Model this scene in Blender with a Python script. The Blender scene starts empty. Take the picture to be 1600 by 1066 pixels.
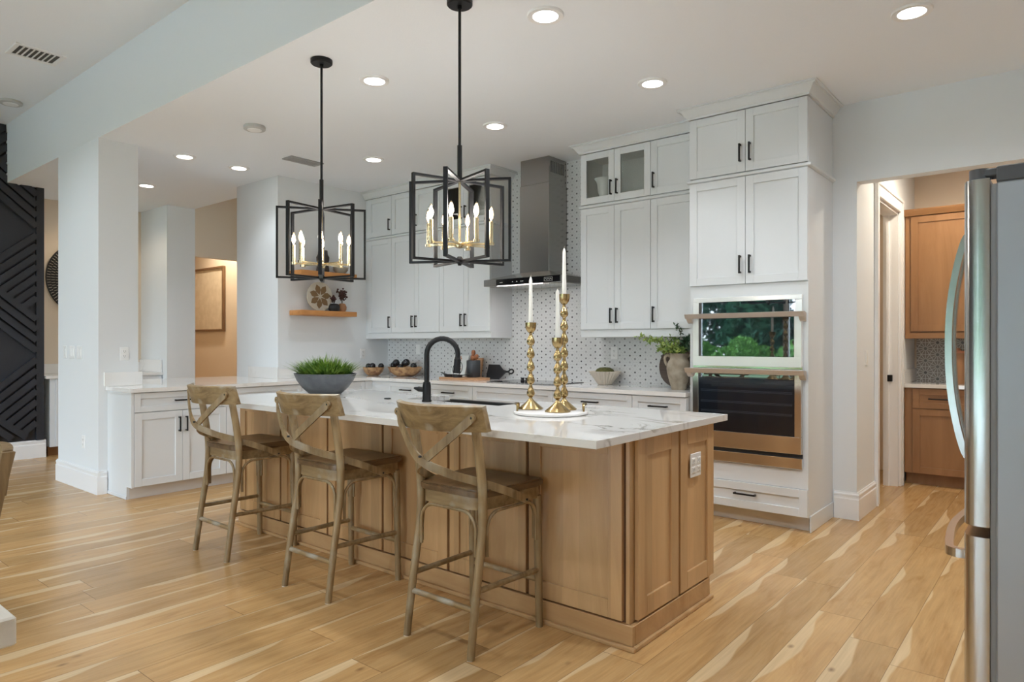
import bpy, bmesh, math, random
from math import sin, cos, pi, radians
from mathutils import Vector, Matrix

SC = bpy.context.scene
COL = SC.collection

# ---------------------------------------------------------------- camera, sky, exposure
cam_d = bpy.data.cameras.new('camera')
cam_d.sensor_width = 36.0
cam_d.lens = 1065.76 / 1600 * 36.0
cam_d.shift_y = 3.75 / 1600
cam_d.clip_start = 0.05
cam_d.clip_end = 300
cam = bpy.data.objects.new('camera', cam_d)
COL.objects.link(cam)
cam.location = (0, 0, 1.29)
cam.rotation_euler = (radians(90), 0, radians(39.4565))
SC.camera = cam

SC.view_settings.view_transform = 'Standard'
SC.view_settings.look = 'None'
SC.view_settings.gamma = 1.0
SC.view_settings.exposure = 0.37
SC.view_settings.use_curve_mapping = False
SC.cycles.use_denoising = True
SC.cycles.max_bounces = 10
SC.cycles.diffuse_bounces = 6
SC.cycles.glossy_bounces = 6
SC.cycles.transmission_bounces = 6
SC.cycles.transparent_max_bounces = 12
SC.cycles.sample_clamp_indirect = 6.0
SC.cycles.caustics_reflective = False
SC.cycles.caustics_refractive = False

SKY = 13.0          # daylight through the glass doors of the great room
world = bpy.data.worlds.new('sky')
SC.world = world
world.use_nodes = True
wn, wl = world.node_tree.nodes, world.node_tree.links
bg = wn['Background']
tc = wn.new('ShaderNodeTexCoord')
sx = wn.new('ShaderNodeSeparateXYZ')
rp = wn.new('ShaderNodeValToRGB')
rp.color_ramp.elements[0].position = 0.0
rp.color_ramp.elements[0].color = (0.76, 0.89, 1.0, 1)
rp.color_ramp.elements[1].position = 0.8
rp.color_ramp.elements[1].color = (0.55, 0.74, 1.0, 1)
wl.new(tc.outputs['Generated'], sx.inputs[0])
wl.new(sx.outputs['Z'], rp.inputs[0])
wl.new(rp.outputs[0], bg.inputs['Color'])
bg.inputs['Strength'].default_value = SKY

def portal(x, y, z, w, h, rot):
    l = bpy.data.lights.new('sky_portal', 'AREA')
    l.shape = 'RECTANGLE'
    l.size, l.size_y = w, h
    l.cycles.is_portal = True
    o = bpy.data.objects.new('sky_portal', l)
    COL.objects.link(o)
    o.location = (x, y, z)
    o.rotation_euler = rot
portal(-4.7, -5.15, 1.4, 7.8, 2.6, (radians(90), 0, 0))

def lamp(kind, loc, power, color=(1, 1, 1), size=0.1, rot=(0, 0, 0), parent=None, spot=120, size_y=None):
    l = bpy.data.lights.new('lamp_light', kind)
    l.energy = power
    l.color = color
    if kind == 'AREA':
        l.size = size
        if size_y:
            l.shape = 'RECTANGLE'; l.size_y = size_y
        else:
            l.shape = 'DISK'
    else:
        l.shadow_soft_size = size
    if kind == 'SPOT':
        l.spot_size = radians(spot); l.spot_blend = 0.6
    o = bpy.data.objects.new('lamp_light', l)
    COL.objects.link(o)
    o.location = loc
    o.rotation_euler = rot
    if parent: o.parent = parent
    return o

WARM = (1.0, 0.88, 0.74)
NEUT = (0.90, 0.95, 1.0)

# ---------------------------------------------------------------- materials
def newmat(name):
    m = bpy.data.materials.new(name)
    m.use_nodes = True
    nt = m.node_tree
    return m, nt.nodes, nt.links, nt.nodes['Principled BSDF']

def pbr(name, col, rough=0.5, metal=0.0, spec=0.5, noise=None, bump=0.0, bscale=200, ior=None, coat=0):
    m, n, l, p = newmat(name)
    p.inputs['Base Color'].default_value = (*col, 1)
    p.inputs['Roughness'].default_value = rough
    p.inputs['Metallic'].default_value = metal
    p.inputs['Specular IOR Level'].default_value = spec
    if ior: p.inputs['IOR'].default_value = ior
    if coat:
        p.inputs['Coat Weight'].default_value = coat
        p.inputs['Coat Roughness'].default_value = 0.05
    tc = n.new('ShaderNodeTexCoord')
    if noise:
        col2, sc = noise
        nz = n.new('ShaderNodeTexNoise'); nz.inputs['Scale'].default_value = sc
        nz.inputs['Detail'].default_value = 5
        r = n.new('ShaderNodeValToRGB')
        r.color_ramp.elements[0].position = 0.35; r.color_ramp.elements[0].color = (*col, 1)
        r.color_ramp.elements[1].position = 0.68; r.color_ramp.elements[1].color = (*col2, 1)
        l.new(tc.outputs['Object'], nz.inputs['Vector']); l.new(nz.outputs['Fac'], r.inputs[0])
        l.new(r.outputs[0], p.inputs['Base Color'])
    if bump:
        nz = n.new('ShaderNodeTexNoise'); nz.inputs['Scale'].default_value = bscale
        nz.inputs['Detail'].default_value = 3
        b = n.new('ShaderNodeBump'); b.inputs['Strength'].default_value = bump
        b.inputs['Distance'].default_value = 0.004
        l.new(tc.outputs['Object'], nz.inputs['Vector']); l.new(nz.outputs['Fac'], b.inputs['Height'])
        l.new(b.outputs[0], p.inputs['Normal'])
    return m

def wood(name, dark, light, axis='Z', rough=0.45, scale=1.0, patch=None, stretch=14):
    m, n, l, p = newmat(name)
    p.inputs['Roughness'].default_value = rough
    tc = n.new('ShaderNodeTexCoord')
    mp = n.new('ShaderNodeMapping')
    s = [stretch * scale] * 3
    s['XYZ'.index(axis)] = 1.1 * scale
    mp.inputs['Scale'].default_value = s
    l.new(tc.outputs['Object'], mp.inputs[0])
    nz = n.new('ShaderNodeTexNoise'); nz.inputs['Scale'].default_value = 1.0
    nz.inputs['Detail'].default_value = 6; nz.inputs['Roughness'].default_value = 0.65
    nz.inputs['Distortion'].default_value = 0.6
    l.new(mp.outputs[0], nz.inputs['Vector'])
    r = n.new('ShaderNodeValToRGB')
    r.color_ramp.elements[0].position = 0.28; r.color_ramp.elements[0].color = (*dark, 1)
    r.color_ramp.elements[1].position = 0.72; r.color_ramp.elements[1].color = (*light, 1)
    l.new(nz.outputs['Fac'], r.inputs[0])
    out = r.outputs[0]
    if patch:
        pc, ps, lo, hi = patch
        n2 = n.new('ShaderNodeTexNoise'); n2.inputs['Scale'].default_value = ps
        n2.inputs['Detail'].default_value = 4
        l.new(tc.outputs['Object'], n2.inputs['Vector'])
        r2 = n.new('ShaderNodeValToRGB')
        r2.color_ramp.elements[0].position = lo; r2.color_ramp.elements[1].position = hi
        l.new(n2.outputs['Fac'], r2.inputs[0])
        mx = n.new('ShaderNodeMix'); mx.data_type = 'RGBA'
        l.new(r2.outputs[0], mx.inputs['Factor']); l.new(out, mx.inputs['A'])
        mx.inputs['B'].default_value = (*pc, 1)
        out = mx.outputs['Result']
    l.new(out, p.inputs['Base Color'])
    b = n.new('ShaderNodeBump'); b.inputs['Strength'].default_value = 0.12; b.inputs['Distance'].default_value = 0.002
    l.new(nz.outputs['Fac'], b.inputs['Height']); l.new(b.outputs[0], p.inputs['Normal'])
    return m

def staves(m, axis='X', width=.085):
    n, l = m.node_tree.nodes, m.node_tree.links
    p = n['Principled BSDF']
    src = p.inputs['Base Color'].links[0].from_socket
    tc = n.new('ShaderNodeTexCoord'); sp = n.new('ShaderNodeSeparateXYZ'); l.new(tc.outputs['Object'], sp.inputs[0])
    w = n.new('ShaderNodeTexWhiteNoise'); w.noise_dimensions = '1D'
    l.new(M_(n, 'FLOOR', M_(n, 'DIVIDE', sp.outputs[axis], width, l), None, l), w.inputs['W'])
    h = n.new('ShaderNodeHueSaturation'); l.new(src, h.inputs['Color'])
    l.new(M_(n, 'ADD', M_(n, 'MULTIPLY', w.outputs['Value'], .22, l), .89, l), h.inputs['Value'])
    l.new(h.outputs['Color'], p.inputs['Base Color'])
    p.inputs['Specular IOR Level'].default_value = .8

def emit(name, col, strength):
    m, n, l, p = newmat(name)
    p.inputs['Base Color'].default_value = (*col, 1)
    p.inputs['Emission Color'].default_value = (*col, 1)
    p.inputs['Emission Strength'].default_value = strength
    return m

def glassmat(name, tint=(1, 1, 1), refl=0.9):
    m, n, l, p = newmat(name)
    n.remove(p)
    out = n['Material Output']
    tr = n.new('ShaderNodeBsdfTransparent'); tr.inputs[0].default_value = (*tint, 1)
    gl = n.new('ShaderNodeBsdfGlossy'); gl.inputs['Roughness'].default_value = 0.02
    fr = n.new('ShaderNodeFresnel'); fr.inputs['IOR'].default_value = 1.45
    mx = n.new('ShaderNodeMixShader')
    l.new(fr.outputs[0], mx.inputs[0]); l.new(tr.outputs[0], mx.inputs[1]); l.new(gl.outputs[0], mx.inputs[2])
    l.new(mx.outputs[0], out.inputs['Surface'])
    return m

def M_(n, op, a, b=None, l=None, c=None):
    nd = n.new('ShaderNodeMath'); nd.operation = op
    for i, v in enumerate((a, b, c)):
        if v is None: continue
        if isinstance(v, (int, float)): nd.inputs[i].default_value = v
        else: l.new(v, nd.inputs[i])
    return nd.outputs[0]

def floor_mat():
    m, n, l, p = newmat('oak_plank_floor')
    tc = n.new('ShaderNodeTexCoord'); sp = n.new('ShaderNodeSeparateXYZ')
    l.new(tc.outputs['Object'], sp.inputs[0])
    X, Y = sp.outputs['X'], sp.outputs['Y']
    W, L = 0.19, 1.75
    v = M_(n, 'DIVIDE', X, W, l); row = M_(n, 'FLOOR', v, None, l)
    wn1 = n.new('ShaderNodeTexWhiteNoise'); wn1.noise_dimensions = '1D'; l.new(row, wn1.inputs['W'])
    u = M_(n, 'ADD', M_(n, 'DIVIDE', Y, L, l), M_(n, 'MULTIPLY', wn1.outputs['Value'], 7.3, l), l)
    colm = M_(n, 'FLOOR', u, None, l)
    pid = M_(n, 'ADD', M_(n, 'MULTIPLY', row, 13.7, l), M_(n, 'MULTIPLY', colm, 3.31, l), l)
    wn2 = n.new('ShaderNodeTexWhiteNoise'); wn2.noise_dimensions = '1D'; l.new(pid, wn2.inputs['W'])
    fv, fu = M_(n, 'FRACT', v, None, l), M_(n, 'FRACT', u, None, l)
    ev = M_(n, 'MINIMUM', fv, M_(n, 'SUBTRACT', 1.0, fv, l), l)
    eu = M_(n, 'MINIMUM', fu, M_(n, 'SUBTRACT', 1.0, fu, l), l)
    seam = M_(n, 'MAXIMUM', M_(n, 'LESS_THAN', ev, 0.006, l), M_(n, 'LESS_THAN', eu, 0.0009, l), l)
    # grain, shifted per plank
    cb = n.new('ShaderNodeCombineXYZ')
    l.new(M_(n, 'ADD', M_(n, 'MULTIPLY', X, 10.0, l), M_(n, 'MULTIPLY', pid, 5.17, l), l), cb.inputs[0])
    l.new(M_(n, 'MULTIPLY', Y, 1.4, l), cb.inputs[1])
    l.new(M_(n, 'MULTIPLY', wn2.outputs['Value'], 30.0, l), cb.inputs[2])
    g1 = n.new('ShaderNodeTexNoise'); g1.inputs['Scale'].default_value = 1.6; g1.inputs['Detail'].default_value = 8
    g1.inputs['Roughness'].default_value = 0.62; g1.inputs['Distortion'].default_value = 0.9
    l.new(cb.outputs[0], g1.inputs['Vector'])
    r1 = n.new('ShaderNodeValToRGB')
    e = r1.color_ramp.elements
    e[0].position = 0.25; e[0].color = (0.41, 0.225, 0.085, 1)
    e[1].position = 0.80; e[1].color = (0.60, 0.385, 0.175, 1)
    k = e.new(0.5); k.color = (0.53, 0.325, 0.138, 1)
    l.new(g1.outputs['Fac'], r1.inputs[0])
    # plank to plank tone
    hv = n.new('ShaderNodeHueSaturation')
    l.new(r1.outputs[0], hv.inputs['Color'])
    l.new(M_(n, 'ADD', M_(n, 'MULTIPLY', wn2.outputs['Value'], 0.30, l), 0.83, l), hv.inputs['Value'])
    hv.inputs['Saturation'].default_value = 1.0
    # pale sapwood along plank edges
    cs = n.new('ShaderNodeCombineXYZ')
    l.new(M_(n, 'MULTIPLY', pid, 2.3, l), cs.inputs[0]); l.new(M_(n, 'MULTIPLY', Y, 1.3, l), cs.inputs[1])
    g2 = n.new('ShaderNodeTexNoise'); g2.inputs['Scale'].default_value = 1.0; g2.inputs['Detail'].default_value = 1.5
    l.new(cs.outputs[0], g2.inputs['Vector'])
    thr = M_(n, 'MULTIPLY', M_(n, 'SUBTRACT', g2.outputs['Fac'], 0.46, l), 1.7, l)
    sp_ = n.new('ShaderNodeMapRange'); sp_.inputs['From Min'].default_value = -.02; sp_.inputs['From Max'].default_value = .02
    l.new(M_(n, 'SUBTRACT', thr, fv, l), sp_.inputs['Value']); sap = sp_.outputs['Result']
    sapn = n.new('ShaderNodeMix'); sapn.data_type = 'RGBA'
    l.new(M_(n, 'MULTIPLY', sap, 0.72, l), sapn.inputs['Factor'])
    l.new(hv.outputs['Color'], sapn.inputs['A']); sapn.inputs['B'].default_value = (0.74, 0.56, 0.335, 1)
    # knots
    vo = n.new('ShaderNodeTexVoronoi'); vo.inputs['Scale'].default_value = 1.0; vo.inputs['Randomness'].default_value = 1.0
    ck = n.new('ShaderNodeCombineXYZ')
    l.new(M_(n, 'MULTIPLY', X, 4.6, l), ck.inputs[0]); l.new(M_(n, 'MULTIPLY', Y, 2.6, l), ck.inputs[1])
    l.new(ck.outputs[0], vo.inputs['Vector'])
    kr = n.new('ShaderNodeValToRGB'); kr.color_ramp.elements[0].position = 0.005; kr.color_ramp.elements[0].color = (1, 1, 1, 1)
    kr.color_ramp.elements[1].position = 0.075; kr.color_ramp.elements[1].color = (0, 0, 0, 1)
    l.new(vo.outputs['Distance'], kr.inputs[0])
    kn = n.new('ShaderNodeMix'); kn.data_type = 'RGBA'
    l.new(M_(n, "MULTIPLY", kr.outputs[0], 0.8, l), kn.inputs['Factor'])
    l.new(sapn.outputs['Result'], kn.inputs['A']); kn.inputs['B'].default_value = (0.16, 0.08, 0.04, 1)
    cf = n.new('ShaderNodeCombineXYZ')
    l.new(M_(n, 'MULTIPLY', X, 95.0, l), cf.inputs[0]); l.new(M_(n, 'MULTIPLY', Y, 3.0, l), cf.inputs[1]); l.new(pid, cf.inputs[2])
    g3 = n.new('ShaderNodeTexNoise'); g3.inputs['Scale'].default_value = 1.0; g3.inputs['Detail'].default_value = 4
    l.new(cf.outputs[0], g3.inputs['Vector'])
    hf = n.new('ShaderNodeHueSaturation'); l.new(kn.outputs['Result'], hf.inputs['Color'])
    l.new(M_(n, 'ADD', M_(n, 'MULTIPLY', g3.outputs['Fac'], 0.42, l), 0.79, l), hf.inputs['Value'])
    sm = n.new('ShaderNodeMix'); sm.data_type = 'RGBA'
    l.new(M_(n, 'MULTIPLY', seam, 0.7, l), sm.inputs['Factor'])
    l.new(hf.outputs['Color'], sm.inputs['A']); sm.inputs['B'].default_value = (0.13, 0.07, 0.035, 1)
    l.new(sm.outputs['Result'], p.inputs['Base Color'])
    p.inputs['Roughness'].default_value = 0.26
    b = n.new('ShaderNodeBump'); b.inputs['Strength'].default_value = 0.05; b.inputs['Distance'].default_value = 0.002
    l.new(g1.outputs['Fac'], b.inputs['Height']); l.new(b.outputs[0], p.inputs['Normal'])
    return m

def star_tile(name, base, line, dot, pitch=0.066, lw=0.0011, dr=0.0062, linefac=0.45, dotvar=True):
    """mosaic of six-pointed stars: dots on a triangular lattice joined by fine lines (object X,Z plane)"""
    m, n, l, p = newmat(name)
    tc = n.new('ShaderNodeTexCoord'); sp = n.new('ShaderNodeSeparateXYZ')
    l.new(tc.outputs['Object'], sp.inputs[0])
    X, Z = sp.outputs['X'], sp.outputs['Z']
    s = pitch; c = s * math.sqrt(3) / 2
    def cell(off):
        u = M_(n, 'ADD', M_(n, 'DIVIDE', X, 2 * c, l), off, l)
        v = M_(n, 'ADD', M_(n, 'DIVIDE', Z, s, l), off, l)
        iu, iv = M_(n, 'FLOOR', u, None, l), M_(n, 'FLOOR', v, None, l)
        du = M_(n, 'MULTIPLY', M_(n, 'SUBTRACT', M_(n, 'SUBTRACT', u, iu, l), 0.5, l), 2 * c, l)
        dv = M_(n, 'MULTIPLY', M_(n, 'SUBTRACT', M_(n, 'SUBTRACT', v, iv, l), 0.5, l), s, l)
        d = M_(n, 'SQRT', M_(n, 'ADD', M_(n, 'MULTIPLY', du, du, l), M_(n, 'MULTIPLY', dv, dv, l), l), None, l)
        w = n.new('ShaderNodeTexWhiteNoise'); w.noise_dimensions = '2D'
        cb = n.new('ShaderNodeCombineXYZ'); l.new(iu, cb.inputs[0]); l.new(M_(n, 'ADD', iv, off * 77, l), cb.inputs[1])
        l.new(cb.outputs[0], w.inputs['Vector'])
        return M_(n, 'LESS_THAN', d, dr, l), w.outputs['Value'], d
    d1, r1, q1 = cell(0.0); d2, r2, q2 = cell(0.5)
    dm = M_(n, 'ADD', M_(n, 'MULTIPLY', d1, M_(n, 'ADD', M_(n, 'MULTIPLY', r1, 0.75 if dotvar else 0.2, l), 0.25 if dotvar else .7, l), l),
            M_(n, 'MULTIPLY', d2, M_(n, 'ADD', M_(n, 'MULTIPLY', r2, 0.75 if dotvar else 0.2, l), 0.25 if dotvar else .7, l), l), l)
    mask = None
    for a, per in ((30, c), (90, c), (150, c), (0, s / 2), (60, s / 2), (120, s / 2)):
        # lattice points lie at multiples of (2c, s) shifted by half a cell
        t = M_(n, 'ADD', M_(n, 'MULTIPLY', M_(n, 'SUBTRACT', X, c, l), cos(radians(a + 90)), l),
               M_(n, 'MULTIPLY', M_(n, 'SUBTRACT', Z, s / 2, l), sin(radians(a + 90)), l), l)
        f = M_(n, 'FRACT', M_(n, 'ADD', M_(n, 'DIVIDE', t, per, l), 0.5, l), None, l)
        dd = M_(n, 'MULTIPLY', M_(n, 'ABSOLUTE', M_(n, 'SUBTRACT', f, 0.5, l), None, l), per, l)
        k = M_(n, 'LESS_THAN', dd, lw, l)
        mask = k if mask is None else M_(n, 'MAXIMUM', mask, k, l)
    mx = n.new('ShaderNodeMix'); mx.data_type = 'RGBA'
    l.new(M_(n, 'MULTIPLY', mask, linefac, l), mx.inputs['Factor'])
    mx.inputs['A'].default_value = (*base, 1); mx.inputs['B'].default_value = (*line, 1)
    m2 = n.new('ShaderNodeMix'); m2.data_type = 'RGBA'
    l.new(dm, m2.inputs['Factor']); l.new(mx.outputs['Result'], m2.inputs['A']); m2.inputs['B'].default_value = (*dot, 1)
    l.new(m2.outputs['Result'], p.inputs['Base Color'])
    p.inputs['Roughness'].default_value = 0.25
    return m

def quartz(name, base, vein, amount, scale=1.0):
    m, n, l, p = newmat(name)
    tc = n.new('ShaderNodeTexCoord')
    nz = n.new('ShaderNodeTexNoise'); nz.inputs['Scale'].default_value = 1.1 * scale; nz.inputs['Detail'].default_value = 7
    nz.inputs['Roughness'].default_value = 0.55; nz.inputs['Distortion'].default_value = 1.2
    mp = n.new('ShaderNodeMapping'); mp.inputs['Rotation'].default_value = (0, 0, 0.6); mp.inputs['Scale'].default_value = (0.8, 2.2, 1)
    l.new(tc.outputs['Object'], mp.inputs[0]); l.new(mp.outputs[0], nz.inputs['Vector'])
    a = M_(n, 'ABSOLUTE', M_(n, 'SUBTRACT', nz.outputs['Fac'], 0.5, l), None, l)
    r = n.new('ShaderNodeValToRGB')
    r.color_ramp.elements[0].position = 0.0; r.color_ramp.elements[0].color = (1, 1, 1, 1)
    r.color_ramp.elements[1].position = 0.02; r.color_ramp.elements[1].color = (0, 0, 0, 1)
    l.new(a, r.inputs[0])
    n2 = n.new('ShaderNodeTexNoise'); n2.inputs['Scale'].default_value = 2.2
    l.new(tc.outputs['Object'], n2.inputs['Vector'])
    r2 = n.new('ShaderNodeValToRGB'); r2.color_ramp.elements[0].position = 0.48; r2.color_ramp.elements[1].position = 0.6
    l.new(n2.outputs['Fac'], r2.inputs[0])
    f = M_(n, 'MULTIPLY', M_(n, 'MULTIPLY', r.outputs[0], r2.outputs[0], l), amount, l)
    mx = n.new('ShaderNodeMix'); mx.data_type = 'RGBA'
    l.new(f, mx.inputs['Factor']); mx.inputs['A'].default_value = (*base, 1); mx.inputs['B'].default_value = (*vein, 1)
    l.new(mx.outputs['Result'], p.inputs['Base Color'])
    p.inputs['Roughness'].default_value = 0.02
    p.inputs['IOR'].default_value = 1.62
    return m

M = {}
M['wall'] = pbr('wall_paint', (0.76, 0.785, 0.80), 0.75, spec=0.2)
M['wall_warm'] = pbr('hall_warm_tint', (0.74, 0.64, 0.52), 0.8, spec=0.2)  # white wall with the hall's warm light put into its colour
M['ceiling'] = pbr('ceiling_paint', (0.85, 0.885, 0.925), 0.9, spec=0.1, bump=0.15, bscale=90)
M['trim'] = pbr('trim_paint', (0.84, 0.84, 0.84), 0.35)
M['cab'] = pbr('cabinet_white', (0.69, 0.712, 0.725), 0.35)
M['cab_in'] = pbr('cabinet_interior', (0.78, 0.77, 0.74), 0.6)
M['toe'] = pbr('toe_kick', (0.66, 0.62, 0.57), 0.5)
M['black'] = pbr('black_metal', (0.007, 0.007, 0.008), 0.42, spec=0.3)
M['blackmatte'] = pbr('black_matte', (0.014, 0.014, 0.016), 0.6)
M['iron'] = pbr('cast_iron', (0.018, 0.018, 0.02), 0.45)
M['brass'] = pbr('brass', (0.46, 0.34, 0.165), 0.25, 1.0, noise=((0.40, 0.29, 0.135), 30))
M['gold'] = pbr('gold_metal', (0.74, 0.62, 0.40), 0.25, 1.0)
M['steel'] = pbr('stainless_steel', (0.58, 0.57, 0.55), 0.22, 1.0)
M['steel_dark'] = pbr('hood_steel', (0.36, 0.345, 0.33), 0.24, 1.0)
M['steel_bright'] = pbr('polished_steel', (0.84, 0.83, 0.82), 0.18, 0.25)
M['fixture_grey'] = pbr('fixture_grey', (0.50, 0.50, 0.49), 0.5)
M['steel_satin'] = pbr('satin_steel', (0.62, 0.59, 0.56), 0.42, 0.55)
M['steel_mirror'] = pbr('mirror_steel', (0.82, 0.80, 0.78), 0.12, 1.0)
M['sink'] = pbr('sink_steel', (0.10, 0.10, 0.10), 0.35, 0.8)
M['vent_grey'] = pbr('vent_grey', (0.34, 0.34, 0.34), 0.5)
M['fridge_side'] = pbr('fridge_side_grey', (0.45, 0.48, 0.53), 0.36, 0.5, bump=0.1, bscale=500)
M['fridge_cap'] = pbr('fridge_cap_grey', (0.09, 0.095, 0.105), 0.4)
M['gasket'] = pbr('fridge_gasket', (0.30, 0.31, 0.33), 0.4)
M['ovenglass'] = pbr('oven_mirror_glass', (0.012, 0.016, 0.02), 0.02, ior=2.3)
M['ovenglass2'] = pbr('oven_dark_glass', (0.012, 0.014, 0.02), 0.03, ior=1.5)
M['ovenpane'] = glassmat('oven_door_pane', (.85, .88, .92))
M['cavity'] = pbr('oven_cavity', (.014, .019, .034), .4)
M['cavity_rack'] = pbr('rack_steel', (.30, .33, .38), .5)
M['cooktop'] = pbr('black_glass', (0.008, 0.008, 0.009), 0.05)
M['panel_black'] = pbr('hood_control_glass', (0.006, 0.006, 0.007), 0.08)
M['navy'] = pbr('navy_paint', (0.030, 0.033, 0.042), 0.45)
M['floor'] = floor_mat()
M['tile'] = star_tile('star_mosaic', (0.74, 0.74, 0.735), (0.30, 0.30, 0.30), (0.035, 0.035, 0.04), pitch=.0605, dr=.0076, lw=.0009)
M['tile_grey'] = star_tile('grey_star_tile', (0.36, 0.325, 0.28), (0.82, 0.80, 0.76), (0.09, 0.08, 0.07), pitch=0.118, lw=0.003, dr=0.014, linefac=0.8, dotvar=False)
M['quartz'] = quartz('white_quartz', (0.82, 0.81, 0.79), (0.6, 0.58, 0.55), 0.35)
M['quartz_vein'] = quartz('veined_quartz', (0.76, 0.75, 0.73), (0.20, 0.17, 0.13), 0.85)
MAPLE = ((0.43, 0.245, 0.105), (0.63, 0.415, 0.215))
M['maple'] = wood('maple_upright_grain', *MAPLE, 'Z', 0.30, 0.8, stretch=7)
M['maple_x'] = wood('maple_cross_grain', *MAPLE, 'X', 0.38, 0.8, stretch=7)
staves(M['maple'])
M['maple_groove'] = pbr('maple_groove', (0.16, 0.075, 0.03), 0.6)
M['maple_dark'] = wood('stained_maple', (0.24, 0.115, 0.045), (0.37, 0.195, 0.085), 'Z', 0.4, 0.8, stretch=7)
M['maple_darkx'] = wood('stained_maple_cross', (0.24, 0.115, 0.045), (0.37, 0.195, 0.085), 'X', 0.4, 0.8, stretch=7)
M['stool'] = wood('weathered_oak', (0.155, 0.098, 0.042), (0.43, 0.31, 0.165), 'Z', 0.42, 1.6, patch=((0.40, 0.34, 0.23), 9, 0.52, 0.78))
M['stool_x'] = wood('weathered_oak_cross', (0.155, 0.098, 0.042), (0.42, 0.30, 0.155), 'X', 0.42, 1.6, patch=((0.44, 0.41, 0.34), 8, 0.52, 0.70))
M['stool_seat'] = wood('weathered_oak_seat', (0.075, 0.040, 0.016), (0.22, 0.130, 0.058), 'Y', 0.30, 1.4, patch=((0.24, 0.17, 0.09), 8, 0.58, 0.80))
M['shelf'] = wood('honey_oak', (0.42, 0.17, 0.045), (0.62, 0.29, 0.09), 'Y', 0.5, 1.5)
M['bowlwood'] = wood('olive_wood', (0.30, 0.14, 0.055), (0.62, 0.40, 0.20), 'X', 0.5, 6, patch=((0.22, 0.10, 0.05), 14, 0.52, 0.64), stretch=3)
M['spoon'] = wood('spoon_wood', (0.27, 0.09, 0.035), (0.45, 0.18, 0.075), 'Z', 0.5, 4)
M['boardwood'] = wood('cutting_board_wood', (0.40, 0.20, 0.09), (0.62, 0.36, 0.20), 'X', 0.5, 4)
M['walnut'] = wood('dark_walnut', (0.055, 0.035, 0.025), (0.11, 0.075, 0.055), 'X', 0.5, 4)
M['frame'] = wood('frame_wood', (0.14, 0.075, 0.035), (0.24, 0.135, 0.065), 'Z', 0.5, 4)
M['ball'] = pbr('black_ball', (0.008, 0.008, 0.010), 0.22, noise=((0.03, 0.03, 0.034), 60))
M['planter'] = pbr('slate_planter', (0.085, 0.092, 0.105), 0.42, noise=((0.12, 0.13, 0.145), 18), bump=0.1, bscale=120)
M['soil'] = pbr('soil', (0.03, 0.022, 0.014), 0.95)
M['grass'] = pbr('grass_blade', (0.04, 0.13, 0.02), 0.42, noise=((0.27, 0.40, 0.06), 24))
M['leaf'] = pbr('sprig_leaf', (0.09, 0.20, 0.04), 0.5, noise=((0.42, 0.50, 0.12), 16))
M['leaf_dark'] = pbr('dark_leaf', (0.03, 0.075, 0.035), 0.5)
M['stem'] = pbr('stem', (0.10, 0.07, 0.035), 0.7)
M['dried'] = pbr('dried_bud', (0.06, 0.022, 0.018), 0.7)
M['clay'] = pbr('aged_clay', (0.25, 0.205, 0.15), 0.85, noise=((0.40, 0.345, 0.265), 14), bump=0.35, bscale=60)
M['plaster'] = pbr('ribbed_plaster', (0.56, 0.50, 0.42), 0.85)
M['moss'] = pbr('moss', (0.065, 0.075, 0.02), 0.95, noise=((0.13, 0.12, 0.04), 60), bump=0.6, bscale=120)
M['candle'] = pbr('candle_wax', (0.86, 0.84, 0.78), 0.45)
M['wick'] = pbr('wick', (0.6, 0.55, 0.45), 0.8)
M['marble'] = pbr('white_marble', (0.84, 0.83, 0.82), 0.15)
M['plastic'] = pbr('white_plastic', (0.84, 0.84, 0.83), 0.35)
M['slot'] = pbr('dark_slot', (0.06, 0.06, 0.06), 0.6)
M['vent_dark'] = pbr('vent_shadow', (0.10, 0.10, 0.10), 0.8)
M['ceramic'] = pbr('white_ceramic', (0.82, 0.81, 0.78), 0.3)
M['crock'] = pbr('dark_crock', (0.045, 0.05, 0.058), 0.35)
M['copper'] = pbr('copper_print', (0.50, 0.22, 0.12), 0.5)
M['dish_pale'] = pbr('woven_pale', (0.50, 0.46, 0.38), 0.8, bump=0.4, bscale=120)
M['dish_brown'] = pbr('woven_brown', (0.19, 0.115, 0.05), 0.8, bump=0.4, bscale=120)
M['darkcer'] = pbr('dark_brown_ceramic', (0.04, 0.025, 0.02), 0.5)
M['tanceramic'] = pbr('tan_ceramic', (0.34, 0.17, 0.08), 0.6)
M['canvas'] = pbr('relief_canvas', (0.62, 0.52, 0.38), 0.85, noise=((0.70, 0.60, 0.46), 10), bump=0.5, bscale=40)
M['lens'] = emit('downlight_lens', (1.0, 0.97, 0.92), 9.0)
M['bulb'] = emit('candle_bulb', (1.0, 0.80, 0.55), 9.0)
M['bulbglass'] = glassmat('bulb_glass', (1.0, 0.95, 0.88))
M['led'] = emit('led_strip', (1.0, 0.93, 0.92), 4.0)
M['glass'] = glassmat('clear_pane')
M['cabglass'] = glassmat('cabinet_pane', (0.97, 0.98, 0.97))
M['alu'] = pbr('door_frame_paint', (0.78, 0.79, 0.80), 0.4)
M['bounce_patio'] = pbr('bounce_paving', (0.50, 0.49, 0.47), 0.8)
M['lawn'] = pbr('lawn', (0.095, 0.14, 0.06), 0.9, noise=((0.15, 0.20, 0.09), 3))
M['tree'] = pbr('tree_leaf', (0.012, 0.055, 0.032), 0.6, noise=((0.035, 0.14, 0.07), 0.8))
M['shrub'] = pbr('shrub_leaf', (0.09, 0.24, 0.04), 0.6, noise=((0.17, 0.36, 0.07), 2))
M['bark'] = pbr('bark', (0.06, 0.045, 0.03), 0.9)
M['tabletop'] = wood('whitewashed_wood', (0.60, 0.55, 0.47), (0.76, 0.72, 0.65), 'X', 0.4, 1.2)
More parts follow.
